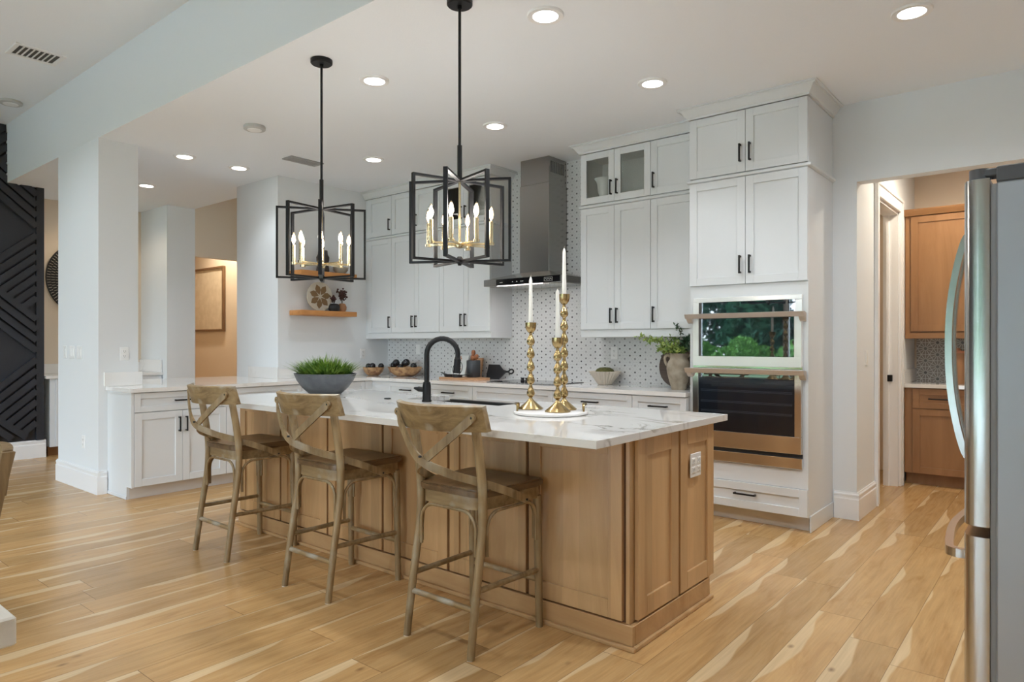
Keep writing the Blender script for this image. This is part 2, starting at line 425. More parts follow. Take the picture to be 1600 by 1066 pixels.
M['tableedge'] = pbr('table_edge_paint', (0.78, 0.79, 0.78), 0.35)
M['chairwood'] = wood('dining_chair_oak', (0.11, 0.065, 0.028), (0.31, 0.21, 0.10), 'Z', 0.5, 1.6)
M['linen'] = pbr('linen', (0.62, 0.58, 0.50), 0.9)
M['screen'] = pbr('dark_screen', (0.01, 0.012, 0.02), 0.1)
M['print'] = pbr('pale_print', (0.80, 0.80, 0.78), 0.4)

# ---------------------------------------------------------------- mesh helpers
class MB:
    def __init__(s):
        s.bm = bmesh.new()
    def box(s, x0, x1, y0, y1, z0, z1, b=0.0, seg=1):
        r = bmesh.ops.create_cube(s.bm, size=1.0)
        vs = r['verts']
        for v in vs:
            v.co = Vector((x0 + (v.co.x + .5) * (x1 - x0), y0 + (v.co.y + .5) * (y1 - y0), z0 + (v.co.z + .5) * (z1 - z0)))
        if b > 0:
            es = list({e for v in vs for e in v.link_edges})
            bmesh.ops.bevel(s.bm, geom=es, offset=b, segments=seg, affect='EDGES', profile=0.6)
        return s
    def hexa(s, pts):
        """eight corners: bottom four counter-clockwise, then top four"""
        v = [s.bm.verts.new(p) for p in pts]
        for f in ((3, 2, 1, 0), (4, 5, 6, 7), (0, 1, 5, 4), (1, 2, 6, 5), (2, 3, 7, 6), (3, 0, 4, 7)):
            s.bm.faces.new([v[i] for i in f])
        return s
    def quad(s, *p):
        s.bm.faces.new([s.bm.verts.new(q) for q in p])
        return s
    def prism(s, poly, d, axis='Z', at=0.0):
        """extrude a 2D polygon; axis Z: (x,y)->z ; Y: (x,z)->y ; X: (y,z)->x"""
        def P(a, b, h):
            return {'Z': (a, b, h), 'Y': (a, h, b), 'X': (h, a, b)}[axis]
        A = [s.bm.verts.new(P(a, b, at)) for a, b in poly]
        B = [s.bm.verts.new(P(a, b, at + d)) for a, b in poly]
        n = len(poly)
        s.bm.faces.new(A[::-1]); s.bm.faces.new(B)
        for i in range(n):
            s.bm.faces.new([A[i], A[(i + 1) % n], B[(i + 1) % n], B[i]])
        return s
    def lathe(s, prof, cx=0, cy=0, cz=0, n=32, sx=1, sy=1, flute=0, nf=0, axis='Z'):
        rings = []
        for (r, z) in prof:
            if r < 1e-6:
                q = (cx, cy, cz + z) if axis == 'Z' else ((cx + z, cy, cz) if axis == 'X' else (cx, cy + z, cz))
                rings.append([s.bm.verts.new(q)]); continue
            ring = []
            for i in range(n):
                a = 2 * pi * i / n
                rr = r * (1 + flute * cos(nf * a)) if flute else r
                u, w = rr * cos(a) * sx, rr * sin(a) * sy
                q = (cx + u, cy + w, cz + z) if axis == 'Z' else ((cx + z, cy + u, cz + w) if axis == 'X' else (cx + w, cy + z, cz + u))
                ring.append(s.bm.verts.new(q))
            rings.append(ring)
        for a, b in zip(rings, rings[1:]):
            if len(a) == 1 and len(b) == 1: continue
            for i in range(n):
                j = (i + 1) % n
                if len(a) == 1: s.bm.faces.new([a[0], b[j], b[i]])
                elif len(b) == 1: s.bm.faces.new([a[i], a[j], b[0]])
                else: s.bm.faces.new([a[i], a[j], b[j], b[i]])
        if len(rings[0]) > 1: s.bm.faces.new(rings[0][::-1])
        if len(rings[-1]) > 1: s.bm.faces.new(rings[-1])
        return s
    def cyl(s, x, y, z0, z1, r, n=24, r2=None, b=0):
        r2 = r if r2 is None else r2
        if b: return s.lathe([(r - b, z0), (r, z0 + b), (r2, z1 - b), (r2 - b, z1)], x, y, 0, n)
        return s.lathe([(r, z0), (r2, z1)], x, y, 0, n)
    def sphere(s, x, y, z, r, n=20, sz=1):
        k = 10
        return s.lathe([(r * sin(pi * i / k), -r * sz * cos(pi * i / k)) for i in range(k + 1)], x, y, z, n)
    def tube(s, pts, r, n=10, closed=False, flat=None, up=None):
        """sweep a circle (or flat=(w,t) rectangle) along points; r may be a list"""
        P = [Vector(p) for p in pts]
        N = len(P)
        rings = []
        prev = None
        for i in range(N):
            a = P[(i - 1) % N] if (closed or i > 0) else P[0]
            b = P[(i + 1) % N] if (closed or i < N - 1) else P[-1]
            t = (b - a).normalized()
            if up is not None:
                u = Vector(up) if not callable(up) else Vector(up(i))
            else:
                u = prev if prev is not None else (Vector((0, 0, 1)) if abs(t.z) < 0.9 else Vector((0, 1, 0)))
            e1 = (u - t * u.dot(t))
            if e1.length < 1e-6: e1 = t.orthogonal()
            e1.normalize()
            e2 = t.cross(e1)
            prev = e1
            if flat:
                w, h = flat
                ring = [P[i] + e1 * (sx * w / 2) + e2 * (sy * h / 2) for sx, sy in ((-1, -1), (1, -1), (1, 1), (-1, 1))]
            else:
                rr = r[i] if isinstance(r, (list, tuple)) else r
                ring = [P[i] + e1 * (rr * cos(2 * pi * k / n)) + e2 * (rr * sin(2 * pi * k / n)) for k in range(n)]
            rings.append([s.bm.verts.new(q) for q in ring])
        m = len(rings[0])
        for i in range(N - 1 if not closed else N):
            A, B = rings[i], rings[(i + 1) % N]
            for k in range(m):
                j = (k + 1) % m
                s.bm.faces.new([A[k], A[j], B[j], B[k]])
        if not closed:
            s.bm.faces.new(rings[0][::-1]); s.bm.faces.new(rings[-1])
        return s
    def build(s, name, mat, parent=None, smooth=None, loc=None):
        bmesh.ops.recalc_face_normals(s.bm, faces=s.bm.faces)
        me = bpy.data.meshes.new(name)
        s.bm.to_mesh(me); s.bm.free()
        me.materials.append(M[mat] if isinstance(mat, str) else mat)
        if smooth:
            me.shade_smooth()
            me.set_sharp_from_angle(angle=radians(smooth))
        o = bpy.data.objects.new(name, me)
        COL.objects.link(o)
        if parent: o.parent = parent
        if loc: o.location = loc
        return o

def spline(pts, k=8):
    """Catmull-Rom through points"""
    P = [Vector(p) for p in pts]
    P = [P[0] * 2 - P[1]] + P + [P[-1] * 2 - P[-2]]
    out = []
    for i in range(1, len(P) - 2):
        a, b, c, d = P[i - 1:i + 3]
        for j in range(k):
            t = j / k
            out.append(0.5 * ((2 * b) + (c - a) * t + (2 * a - 5 * b + 4 * c - d) * t * t + (3 * b - a - 3 * c + d) * t ** 3))
    out.append(P[-2])
    return out

def arc(c, r, a0, a1, n, plane='XZ'):
    o = []
    for i in range(n + 1):
        a = radians(a0 + (a1 - a0) * i / n)
        u, v = r * cos(a), r * sin(a)
        o.append({'XZ': (c[0] + u, c[1], c[2] + v), 'YZ': (c[0], c[1] + u, c[2] + v), 'XY': (c[0] + u, c[1] + v, c[2])}[plane])
    return o

def tag(o, label, cat, group=None, kind=None):
    o['label'] = label; o['category'] = cat
    if group: o['group'] = group
    if kind: o['kind'] = kind
    return o
def thing(name, label, cat, loc=(0, 0, 0), rz=0, group=None):
    o = bpy.data.objects.new(name, None)
    COL.objects.link(o)
    o.empty_display_size = 0.1
    o.location = loc; o.rotation_euler = (0, 0, rz)
    return tag(o, label, cat, group)
def one(o, label, cat, group=None):
    return tag(o, label, cat, group)
def struct(name, mb, mat, label, cat, smooth=None):
    o = mb.build(name, mat, None, smooth)
    tag(o, label, cat); o['kind'] = 'structure'
    return o
def copy_tree(root, loc=None, rz=None, label=None, group=None):
    c = root.copy(); COL.objects.link(c)
    if loc is not None: c.location = loc
    if rz is not None: c.rotation_euler = (0, 0, rz)
    if label: c['label'] = label
    if group: c['group'] = group
    for ch in list(root.children):
        d = ch.copy(); COL.objects.link(d); d.parent = c
        for g in list(ch.children):
            e = g.copy(); COL.objects.link(e); e.parent = d
    return c
# ================================================================ ROOM SHELL
CZ, GZ = 3.048, 3.69           # kitchen and great room ceilings
struct('floor', MB().box(-13.2, 0.8, -5.3, 8.0, -0.1, 0.0), 'floor', 'pale oak plank floor with cream streaks and knots', 'floor')
struct('ceiling_kitchen', MB().box(-9.05, 0.8, 2.2506, 4.25, CZ, 3.45).box(-7.25, 0.8, 4.25, 5.56, CZ, 3.45).box(-9.8, -9.05, 2.60, 4.25, CZ, 3.45), 'ceiling', 'flat white kitchen ceiling with round downlights', 'ceiling')
struct('ceiling_great_room', MB().box(-9.8, 0.8, -5.3, 2.25, GZ, GZ + .15), 'ceiling', 'higher white ceiling of the room on the left', 'ceiling')
struct('ceiling_pantry', MB().box(-2.75, 0.8, 5.56, 7.9, CZ, 3.2), 'ceiling', 'white ceiling over the pantry passage', 'ceiling')
struct('ceiling_hall', MB().box(-13.2, -7.25, 4.25, 5.7, 3.45, 3.6), 'ceiling', 'white ceiling of the back hall', 'ceiling')
struct('wall_beam', MB().box(-9.05, 0.66, 2.25, 2.40, CZ + .0005, GZ + .15), 'wall', 'long white wall face stepping up from kitchen to high ceiling', 'wall')
struct('wall_pillar', MB().box(-7.40, -6.42, 2.25, 2.57, 0, CZ), 'wall', 'white square pillar at the end of the peninsula', 'wall')
struct('wall_kitchen_back', MB().box(-7.25, -1.22, 5.44, 5.56, 0, CZ).box(-1.22, 0.66, 5.44, 5.56, 2.47, CZ), 'wall', 'white back wall behind the cabinets and over the pantry opening', 'wall')
struct('wall_kitchen_left', MB().box(-7.25, -6.42, 3.95, 5.44, 0, CZ), 'wall', 'white wall block carrying the two floating shelves', 'wall')
struct('wall_right', MB().box(0.66, 0.8, -5.3, 7.9, 0, GZ + .15), 'wall', 'white wall behind the refrigerator', 'wall')
struct('wall_pantry_left', MB().box(-1.34, -1.22, 5.56, 6.09, 0, CZ).box(-1.34, -1.22, 6.97, 7.78, 0, CZ).box(-1.34, -1.22, 6.09, 6.97, 2.47, CZ), 'wall', 'white passage wall with a cased pocket door', 'wall')
struct('wall_pantry_back', MB().box(-2.75, 0.66, 7.78, 7.9, 0, CZ), 'wall_warm', 'warm white wall at the end of the passage', 'wall')
struct('wall_closet', MB().box(-2.75, -2.6, 5.56, 7.78, 0, CZ), 'wall_warm', 'tan wall seen through the pocket door gap', 'wall')
struct('wall_great_left', MB().box(-9.8, -9.05, -5.3, 2.60, 0, GZ + .15), 'wall', 'wall carrying the dark panelling', 'wall')
struct('wall_alcove', MB().box(-9.8, -9.65, 2.60, 3.9, 0, CZ), 'wall_warm', 'tan alcove wall with the black disc', 'wall')
struct('wall_nook', MB().box(-9.8, -8.88, 3.9, 4.26, 0, CZ), 'wall', 'white wall end between alcove and hall', 'wall')
struct('wall_hall_opening', MB().box(-8.98, -8.88, 4.26, 5.6, 2.43, 3.45), 'wall_warm', 'header over the hall opening with warm light in its colour', 'wall')
struct('wall_hall_back', MB().box(-13.2, -7.25, 5.6, 5.7, 0, 3.45), 'wall_warm', 'hall wall behind the framed relief with warm light in its colour', 'wall')
struct('wall_hall_end', MB().box(-13.2, -13.1, 4.16, 5.6, 0, 3.45).box(-13.1, -9.8, 4.16, 4.26, 0, 3.45), 'wall_warm', 'closing wall of the hall with warm light in its colour', 'wall')
WX0, WX1, WZ = -8.6, -0.8, 2.7
struct('wall_window', MB().box(-9.05, WX0, -5.3, -5.2, 0, GZ + .15).box(WX1, 0.66, -5.3, -5.2, 0, GZ + .15).box(WX0, WX1, -5.3, -5.2, WZ, GZ + .15), 'wall', 'white wall around the sliding glass doors', 'wall')
n = 4; w = (WX1 - WX0) / n
for i in range(n):
    a = WX0 + i * w; b = a + w
    fr = MB()
    for p in ((a, a + .06, .05, WZ), (b - .06, b, .05, WZ), (a + .06, b - .06, WZ - .07, WZ), (a, b, 0.0, .06)):
        fr.box(p[0] + .001, p[1] - .001, -5.28, -5.22, p[2], p[3])
    o = struct('window_%d' % (i + 1), fr, 'alu', 'white framed sliding glass panel facing the garden', 'window')
    MB().box(a + .06, b - .06, -5.253, -5.247, .06, WZ - .07).build('pane', 'glass', o)

# ---- tiled wall behind counter and hood (flat tiles on the wall)
struct('wall_backsplash', MB().box(-6.42, -2.24, 5.430, 5.44, .92, 1.40).box(-4.50, -3.35, 5.430, 5.44, 1.40, CZ), 'tile', 'white star mosaic tiles with small dark dots behind counter and hood', 'backsplash')

# ---- baseboards
BP = [(-.0005, 0), (.018, 0), (.018, .148), (.013, .155), (.013, .170), (.016, .174), (.016, .184), (.008, .191), (.006, .2), (-.0005, .2)]
def board_x(mb, x0, x1, y, d):           # on a face y, sticking out in direction d (-1 or 1)
    mb.prism([(y + d * o, z) for o, z in BP], x1 - x0, 'X', x0)
def board_y(mb, y0, y1, x, d):
    mb.prism([(x + d * o, z) for o, z in BP], y1 - y0, 'Y', y0)
mb = MB(); board_x(mb, -7.418, -6.402, 2.25, -1); board_y(mb, 2.25, 2.312, -6.42, 1); board_y(mb, 2.25, 2.57, -7.40, -1)
struct('baseboard_pillar', mb, 'trim', 'tall white stepped baseboard around the pillar', 'baseboard')
mb = MB(); board_x(mb, -1.372, -1.202, 5.44, -1); board_y(mb, 5.44, 6.0, -1.22, 1)
struct('baseboard_right', mb, 'trim', 'tall white stepped baseboard turning the corner to the pantry', 'baseboard')
mb = MB(); board_y(mb, 7.06, 7.14, -1.22, 1)
struct('baseboard_pantry', mb, 'trim', 'short white baseboard beside the wooden pantry cabinet', 'baseboard')
mb = MB(); board_y(mb, -5.2, 2.62, -9.03, 1)
struct('baseboard_left', mb, 'trim', 'tall white baseboard under the dark panelled wall', 'baseboard')
mb = MB(); board_y(mb, 3.90, 4.26, -8.88, 1)
struct('baseboard_nook', mb, 'trim', 'white baseboard on the nook wall end', 'baseboard')

# ---- dark panelled wall: chevron battens on a backing board
PX = -9.05
mb = MB().box(PX, PX + .010, -5.2, 2.60, .2, GZ)
mb.box(PX, PX + .042, 2.525, 2.60, .2, GZ)
def batten(mb, s0, za, s1, zb, hw=.033, t=.058):
    """batten from (s0,za) to (s1,zb); s is the distance left of the frame strip"""
    lo_, hi_ = .2 + hw * 1.3, GZ - hw * 1.3
    if abs(zb - za) > 1e-6:
        f = lambda z: s0 + (s1 - s0) * (z - za) / (zb - za)
        sa, sb = sorted((f(lo_), f(hi_)))
        g = lambda q: za + (zb - za) * (q - s0) / (s1 - s0)
        n0, n1 = max(s0, sa), min(s1, sb)
        if n1 - n0 < .04: return
        za, zb = g(n0), g(n1); s0, s1 = n0, n1
    L = math.hypot(s1 - s0, zb - za)
    if L < .05: return
    nx, nz = -(zb - za) / L * hw, (s1 - s0) / L * hw
    q = [(s0 + nx, za + nz), (s0 - nx, za - nz), (s1 - nx, zb - nz), (s1 + nx, zb + nz)]
    lo, hi = [], []
    for s, z in q:
        z = min(max(z, .2), GZ)
        lo.append((PX + .009, 2.526 - s, z)); hi.append((PX + t, 2.526 - s, z))
    mb.hexa(lo + hi)
PER, k = 1.40, 0.86
for rep in range(-1, 3):
    za = 2.53 + (rep - 1) * PER + .0
    zd = za - 0.97
    for base in (0.0, 0.9, 1.8):
        W = .9
        for j in range(0, 7):                        # rising battens under the flat triangle
            z0 = za - .02 - j * .118
            smax = min(W, (z0 - zd) / (2 * k))
            if smax > .06: batten(mb, base, z0, base + smax, z0 - k * smax, t=.0545)
        for j in range(0, 4):                        # long falling battens
            z0 = zd - j * .118
            batten(mb, base, z0, base + W, z0 + k * W)
o = struct('wall_accent', mb, 'navy', 'near black panelled wall with diagonal chevron battens', 'wall')

# ---- pocket door casing in the passage wall
mb = MB()
for y0, y1 in ((6.0, 6.09), (6.97, 7.06)):
    mb.box(-1.22, -1.196, y0, y1, 0, 2.56, .004)
    mb.box(-1.196, -1.190, y0 + (.0 if y0 < 6.5 else .055), y0 + (.035 if y0 < 6.5 else .09), 0, 2.56, .002)
mb.box(-1.22, -1.196, 6.091, 6.969, 2.47, 2.56, .004)
mb.box(-1.22, -1.186, 5.985, 7.075, 2.56, 2.59, .004)
mb.box(-1.34, -1.22, 6.95, 6.969, 0, 2.47).box(-1.34, -1.22, 6.091, 6.11, 0, 2.47).box(-1.34, -1.22, 6.09, 6.97, 2.45, 2.469)
mb.box(-1.31, -1.29, 6.93, 6.95, 0, 2.45)
d = struct('door_1', mb, 'trim', 'white cased pocket doorway in the passage', 'door')
MB().box(-1.302, -1.262, 6.925, 6.951, .945, 1.005, .003).build('latch_plate', 'black', d)

# ---- recessed ceiling lights
def downlight(x, y, z, label, power=16, r=.085, color=NEUT, beam=112):
    t = thing('recessed_light', label, 'ceiling light', (x, y, z - .012), 0, 'round recessed ceiling lights')
    MB().lathe([(r * .80, .010), (r * .80, .001), (r * 1.12, .0), (r * 1.16, .006), (r * 1.16, .012)], n=40).build('trim_ring', 'trim', t, 40)
    MB().lathe([(0, .0035), (r * .79, .0035), (r * .79, .006), (0, .006)], n=40).build('lens', 'lens', t)
    if power: lamp('SPOT', (0, 0, -.03), power, color, .07, (0, 0, 0), t, beam)
    return t
for x, y, l in ((-2.18, 2.93, 'largest round ceiling light, directly above the candlesticks at the top edge'),
                (-0.66, 4.13, 'round ceiling light at upper right above the refrigerator side'),
                (-3.60, 2.93, 'round ceiling light between the two pendant rods'),
                (-2.19, 4.15, 'round ceiling light in front of the tall oven cabinet'),
                (-3.60, 4.16, 'round ceiling light in front of the range hood'),
                (-5.15, 4.18, 'round ceiling light above the left wall cabinets'),
                (-6.44, 2.99, 'small round ceiling light nearest the white pillar'),
                (-6.44, 3.53, 'small round ceiling light beside the shelf wall end'),
                (-7.95, 3.27, 'round ceiling light half hidden behind the pillar top')):
    downlight(x, y, CZ, l, 27 if x > -1 else 20 if x > -6 else 12, beam=160 if x > -1 else 112)
lamp('SPOT', (-0.66, 2.93, CZ - .04), 44, NEUT, .09, (0, 0, 0), None, 160)          # bare lamp added to brighten the right end, at the unseen grid light
downlight(-10.3, 5.15, 3.45, 'recessed light in the back hall ceiling above the framed relief', 120, color=(1.0, 0.86, 0.66), beam=140)
downlight(-0.5, 6.5, CZ, 'added unseen recessed light in the passage ceiling in front of the wooden cabinets', 75, color=(1.0, 0.87, 0.70), beam=176)  # lamp and fitting added to brighten the passage
downlight(-2.0, 6.6, CZ, 'added unseen recessed light in the small room behind the pocket door', 14, color=(1.0, 0.82, 0.6), beam=170)  # lamp and fitting added to lighten the gap in the doorway
downlight(-9.0, 3.2, CZ, 'recessed light above the alcove with the black disc', 12, color=(1.0, 0.80, 0.56), beam=150)
downlight(-0.66, 2.93, CZ, 'round ceiling light above the island end, just over the top of the picture', 27, beam=160)
for x, y in ((-1.2, 0.6), (-3.8, 0.6), (-6.4, 0.6), (-3.8, -2.6), (-6.8, -2.6), (-1.2, -2.6)):  # unseen fill lamps, given recessed fittings
    downlight(x, y, GZ, 'added fill light in the high ceiling of the dining side, unseen outside the picture', 50, beam=150)

# ---- ceiling discs and vents
def disc_fixture(x, y, z, r, label, name, cat):
    t = thing(name, label, cat, (x, y, z - .03))
    MB().lathe([(r * .9, .0), (r, .006), (r, .026), (r * .96, .03)], n=40).build('housing', 'fixture_grey', t, 40)
    MB().lathe([(r * .30, -.006), (r * .62, -.004), (r * .66, .001)], n=32).build('cover', 'trim', t, 40)
disc_fixture(-5.12, 2.94, CZ, .085, 'unlit white speaker disc in the kitchen ceiling left of the pendants', 'ceiling_speaker', 'speaker')
disc_fixture(-8.13, 2.06, GZ, .10, 'round white smoke detector at the upper left corner', 'smoke_detector', 'smoke detector')
def vent(x, y, z, lx, ly, label, ns, along, fm='trim'):
    t = thing('ceiling_vent', label, 'vent', (x, y, z), 0)
    f = MB(); b = .035
    f.box(-lx / 2, lx / 2, -ly / 2, -ly / 2 + b, -.012, 0, .003).box(-lx / 2, lx / 2, ly / 2 - b, ly / 2, -.012, 0, .003)
    f.box(-lx / 2, -lx / 2 + b, -ly / 2 + b, ly / 2 - b, -.012, 0, .003).box(lx / 2 - b, lx / 2, -ly / 2 + b, ly / 2 - b, -.012, 0, .003)
    f.build('frame', fm, t)
    MB().box(-lx / 2 + b, lx / 2 - b, -ly / 2 + b, ly / 2 - b, -.003, -.001).build('duct_backing', 'vent_dark', t)
    for i in range(1, ns):
        s = MB()
        if along == 'X':
            yy = -ly / 2 + b + (ly - 2 * b) * i / ns
            s.hexa([(-lx / 2 + b, yy - .012, -.011), (lx / 2 - b, yy - .012, -.011), (lx / 2 - b, yy - .008, -.011), (-lx / 2 + b, yy - .008, -.011),
                    (-lx / 2 + b, yy + .004, -.003), (lx / 2 - b, yy + .004, -.003), (lx / 2 - b, yy + .008, -.003), (-lx / 2 + b, yy + .008, -.003)])
        else:
            xx = -lx / 2 + b + (lx - 2 * b) * i / ns
            s.hexa([(xx - .006, -ly / 2 + b, -.011), (xx - .002, -ly / 2 + b, -.011), (xx - .002, ly / 2 - b, -.011), (xx - .006, ly / 2 - b, -.011),
                    (xx + .0, -ly / 2 + b, -.003), (xx + .005, -ly / 2 + b, -.003), (xx + .005, ly / 2 - b, -.003), (xx + .0, ly / 2 - b, -.003)])
        s.build('slat', fm, t)
vent(-6.64, 1.86, GZ, .30, .36, 'square white air vent with dark slots in the high ceiling', 8, 'X')
vent(-5.72, 3.79, CZ, .16, .36, 'narrow grey air vent in the kitchen ceiling behind left pendant', 6, 'Y', 'vent_grey')

# ---- outlets and switches
def plate(name, label, cat, loc, rz, kind, w=.072, h=.115, group=None):
    """local frame: plate faces -Y, centred on the origin"""
    t = thing(name, label, cat, loc, rz, group)
    MB().box(-w / 2, w / 2, -.006, 0, -h / 2, h / 2, .002).build('cover_plate', 'plastic', t)
    if kind == 'outlet':
        for q in ((-1, 1) if w < .1 else (-1, 1)):
            if w < .1:
                s = MB().box(-.017, .017, -.009, -.005, q * .021 - .015, q * .021 + .015, .002).build('socket', 'plastic', t)
                MB().box(-.008, -.006, -.0095, -.008, q * .021 - .004, q * .021 + .007).box(.006, .008, -.0095, -.008, q * .021 - .004, q * .021 + .007).box(-.002, .002, -.0095, -.008, q * .021 - .011, q * .021 - .007).build('slots', 'slot', s)
            else:
                for v in (-1, 1):
                    s = MB().box(q * .03 - .018, q * .03 + .018, -.009, -.005, v * .021 - .015, v * .021 + .015, .002).build('socket', 'plastic', t)
                    MB().box(q * .03 - .008, q * .03 - .006, -.0095, -.008, v * .021 - .004, v * .021 + .007).box(q * .03 + .006, q * .03 + .008, -.0095, -.008, v * .021 - .004, v * .021 + .007).box(q * .03 - .002, q * .03 + .002, -.0095, -.008, v * .021 - .011, v * .021 - .007).build('slots', 'slot', s)
    else:
        k = max(1, round(w / .072 + .2))
        for i in range(k):
            xx = (i - (k - 1) / 2) * .046
            MB().box(xx - .016, xx + .016, -.010, -.005, -.033, .033, .002).build('rocker', 'plastic', t)
    return t
R90 = pi / 2
for i, (x, l) in enumerate(((-7.21, 'left white switch plate on the pillar front'), (-7.03, 'middle white switch plate on the pillar front'), (-6.85, 'right white switch plate on the pillar front'))):
    plate('switch_plate', l, 'light switch', (x, 2.25, 1.21), 0, 'switch', .118 if i else .072, group='switch plates on the pillar')
plate('wall_outlet', 'white outlet low on the pillar front above the baseboard', 'outlet', (-6.75, 2.25, .42), 0, 'outlet')
plate('wall_outlet', 'white outlet on the pillar side above the peninsula counter', 'outlet', (-6.42, 2.455, 1.20), R90, 'outlet')
plate('wall_outlet', 'white outlet on the shelf wall behind the grass planter', 'outlet', (-6.42, 5.05, 1.17), R90, 'outlet')
plate('wall_outlet', 'white outlet on the mosaic above the fluted bowl', 'outlet', (-3.25, 5.430, 1.20), 0, 'outlet')
plate('switch_plate', 'small switch plate on the mosaic left of the faucet', 'light switch', (-5.88, 5.430, 1.22), 0, 'switch')
plate('switch_plate', 'white switch plate on the passage corner wall', 'light switch', (-1.22, 5.73, 1.18), R90, 'switch')
plate('island_outlet', 'white double outlet on the end of the wooden island', 'outlet', (-1.423, 3.13, .70), R90, 'outlet', .115, .115)
# ================================================================ CABINETS
def handle(mb_parent, u, v, vertical, mat='black', L=.13):
    m = MB(); r = .0062; out = .030
    if vertical:
        m.box(u - r, u + r, -out - .022, -out - .012, v - L / 2, v + L / 2, .002)
        for s in (-1, 1):
            m.box(u - r, u + r, -out - .013, -.020, v + s * (L / 2 - .008) - r, v + s * (L / 2 - .008) + r, .001)
    else:
        m.box(u - L / 2, u + L / 2, -out - .022, -out - .012, v - r, v + r, .002)
        for s in (-1, 1):
            m.box(u + s * (L / 2 - .008) - r, u + s * (L / 2 - .008) + r, -out - .013, -.020, v - r, v + r, .001)
    return m.build('handle', mat, mb_parent)

def front(root, name, u0, u1, v0, v1, h=None, mat='cab', rail=.058, glass=False, hmat='black', hl=.13, matx=None):
    """shaker front in the root's frame (faces -Y); h: None | ('v',u,v) | ('h',u,v)"""
    g = .0016
    u0 += g; u1 -= g; v0 += g; v1 -= g
    r = min(rail, (v1 - v0) * .30, (u1 - u0) * .28)
    m = MB(); a, b = -.0215, -.001
    m.box(u0, u0 + r, a, b, v0, v1, .0012).box(u1 - r, u1, a, b, v0, v1, .0012)
    m.box(u0 + r, u1 - r, a, b, v0, v0 + r, .0012).box(u0 + r, u1 - r, a, b, v1 - r, v1, .0012)
    if not glass:
        m.box(u0 + r - .002, u1 - r + .002, -.011, b, v0 + r - .002, v1 - r + .002)
    d = m.build(name, mat, root)
    if glass:
        MB().box(u0 + r - .002, u1 - r + .002, -.009, -.006, v0 + r - .002, v1 - r + .002).build('pane', 'cabglass', d)
    if h: handle(d, h[1], h[2], h[0] == 'v', hmat, hl)
    return d

def body(root, w, d, z0, z1, mat='cab', toe=False, hollow=False, toemat='toe'):
    m = MB()
    if hollow:
        t = .018
        m.box(0, t, 0, d, z0, z1).box(w - t, w, 0, d, z0, z1).box(t, w - t, 0, d, z0, z0 + t).box(t, w - t, 0, d, z1 - t, z1).box(t, w - t, d - .01, d, z0 + t, z1 - t)
    else:
        m.box(0, w, 0, d, z0, z1)
    o = m.build('carcass', mat, root)
    if toe:
        MB().box(0, w, .075, .093, 0, z0).build('toe_kick', toemat, root)
    return o

# ---- wall cabinets left of the hood (door plane at Y 5.10)
YU = 5.105; UD = 5.43 - YU
ZB, ZM0, ZM1, ZT = 1.41, 2.482, 2.516, 2.965
def wall_cab(x0, x1, z0, z1, doors, label, group, glass=False):
    t = thing('wall_cabinet', label, 'cabinet', (x0, YU, z0), 0, group)
    w = x1 - x0 - .001
    body(t, w, UD, 0, z1 - z0, hollow=glass, mat='cab_in' if glass else 'cab')
    if glass:
        MB().box(0, .004, -.0005, .0, 0, z1 - z0).build('edge', 'cab', t)
    n = len(doors)
    for i, hs in enumerate(doors):
        a, b = w * i / n, w * (i + 1) / n
        hu = a + .030 if hs == 'l' else b - .030
        hv = .12 if True else 0
        front(t, 'door', a, b, 0, z1 - z0, ('v', hu, hv), glass=glass)
    return t
LX = [-6.36, -5.947, -5.182, -4.469]
wall_cab(LX[0], LX[1], ZB, ZM0, 'r', 'tall narrow white wall cabinet with one door beside the shelf wall', 'white wall cabinets, lower row')
wall_cab(LX[1], LX[2], ZB, ZM0, 'rl', 'tall white two-door wall cabinet, second from the shelf wall', 'white wall cabinets, lower row')
wall_cab(LX[2], LX[3], ZB, ZM0, 'rl', 'tall white two-door wall cabinet just left of the hood', 'white wall cabinets, lower row')
wall_cab(LX[0], LX[1], ZM1, ZT, 'r', 'small white one-door top cabinet in the left corner', 'white top cabinets')
wall_cab(LX[1], LX[2], ZM1, ZT, 'rl', 'small white two-door top cabinet, second from the shelf wall', 'white top cabinets')
wall_cab(LX[2], LX[3], ZM1, ZT, 'rl', 'glass-door top cabinet left of the hood', 'white top cabinets', True)
RX = [-3.391, -2.70, -2.237]
wall_cab(RX[0], RX[1], ZB, ZM0, 'rl', 'tall white two-door wall cabinet just right of the hood', 'white wall cabinets, lower row')
wall_cab(RX[1], RX[2], ZB, ZM0, 'l', 'tall white one-door wall cabinet above the clay jar', 'white wall cabinets, lower row')
wall_cab(RX[0], RX[1], ZM1, ZT, 'rl', 'glass-door top cabinet with a white urn inside, right of the hood', 'white top cabinets', True)
wall_cab(RX[1], RX[2], ZM1, ZT, 'l', 'small white one-door top cabinet beside the tall oven cabinet', 'white top cabinets')

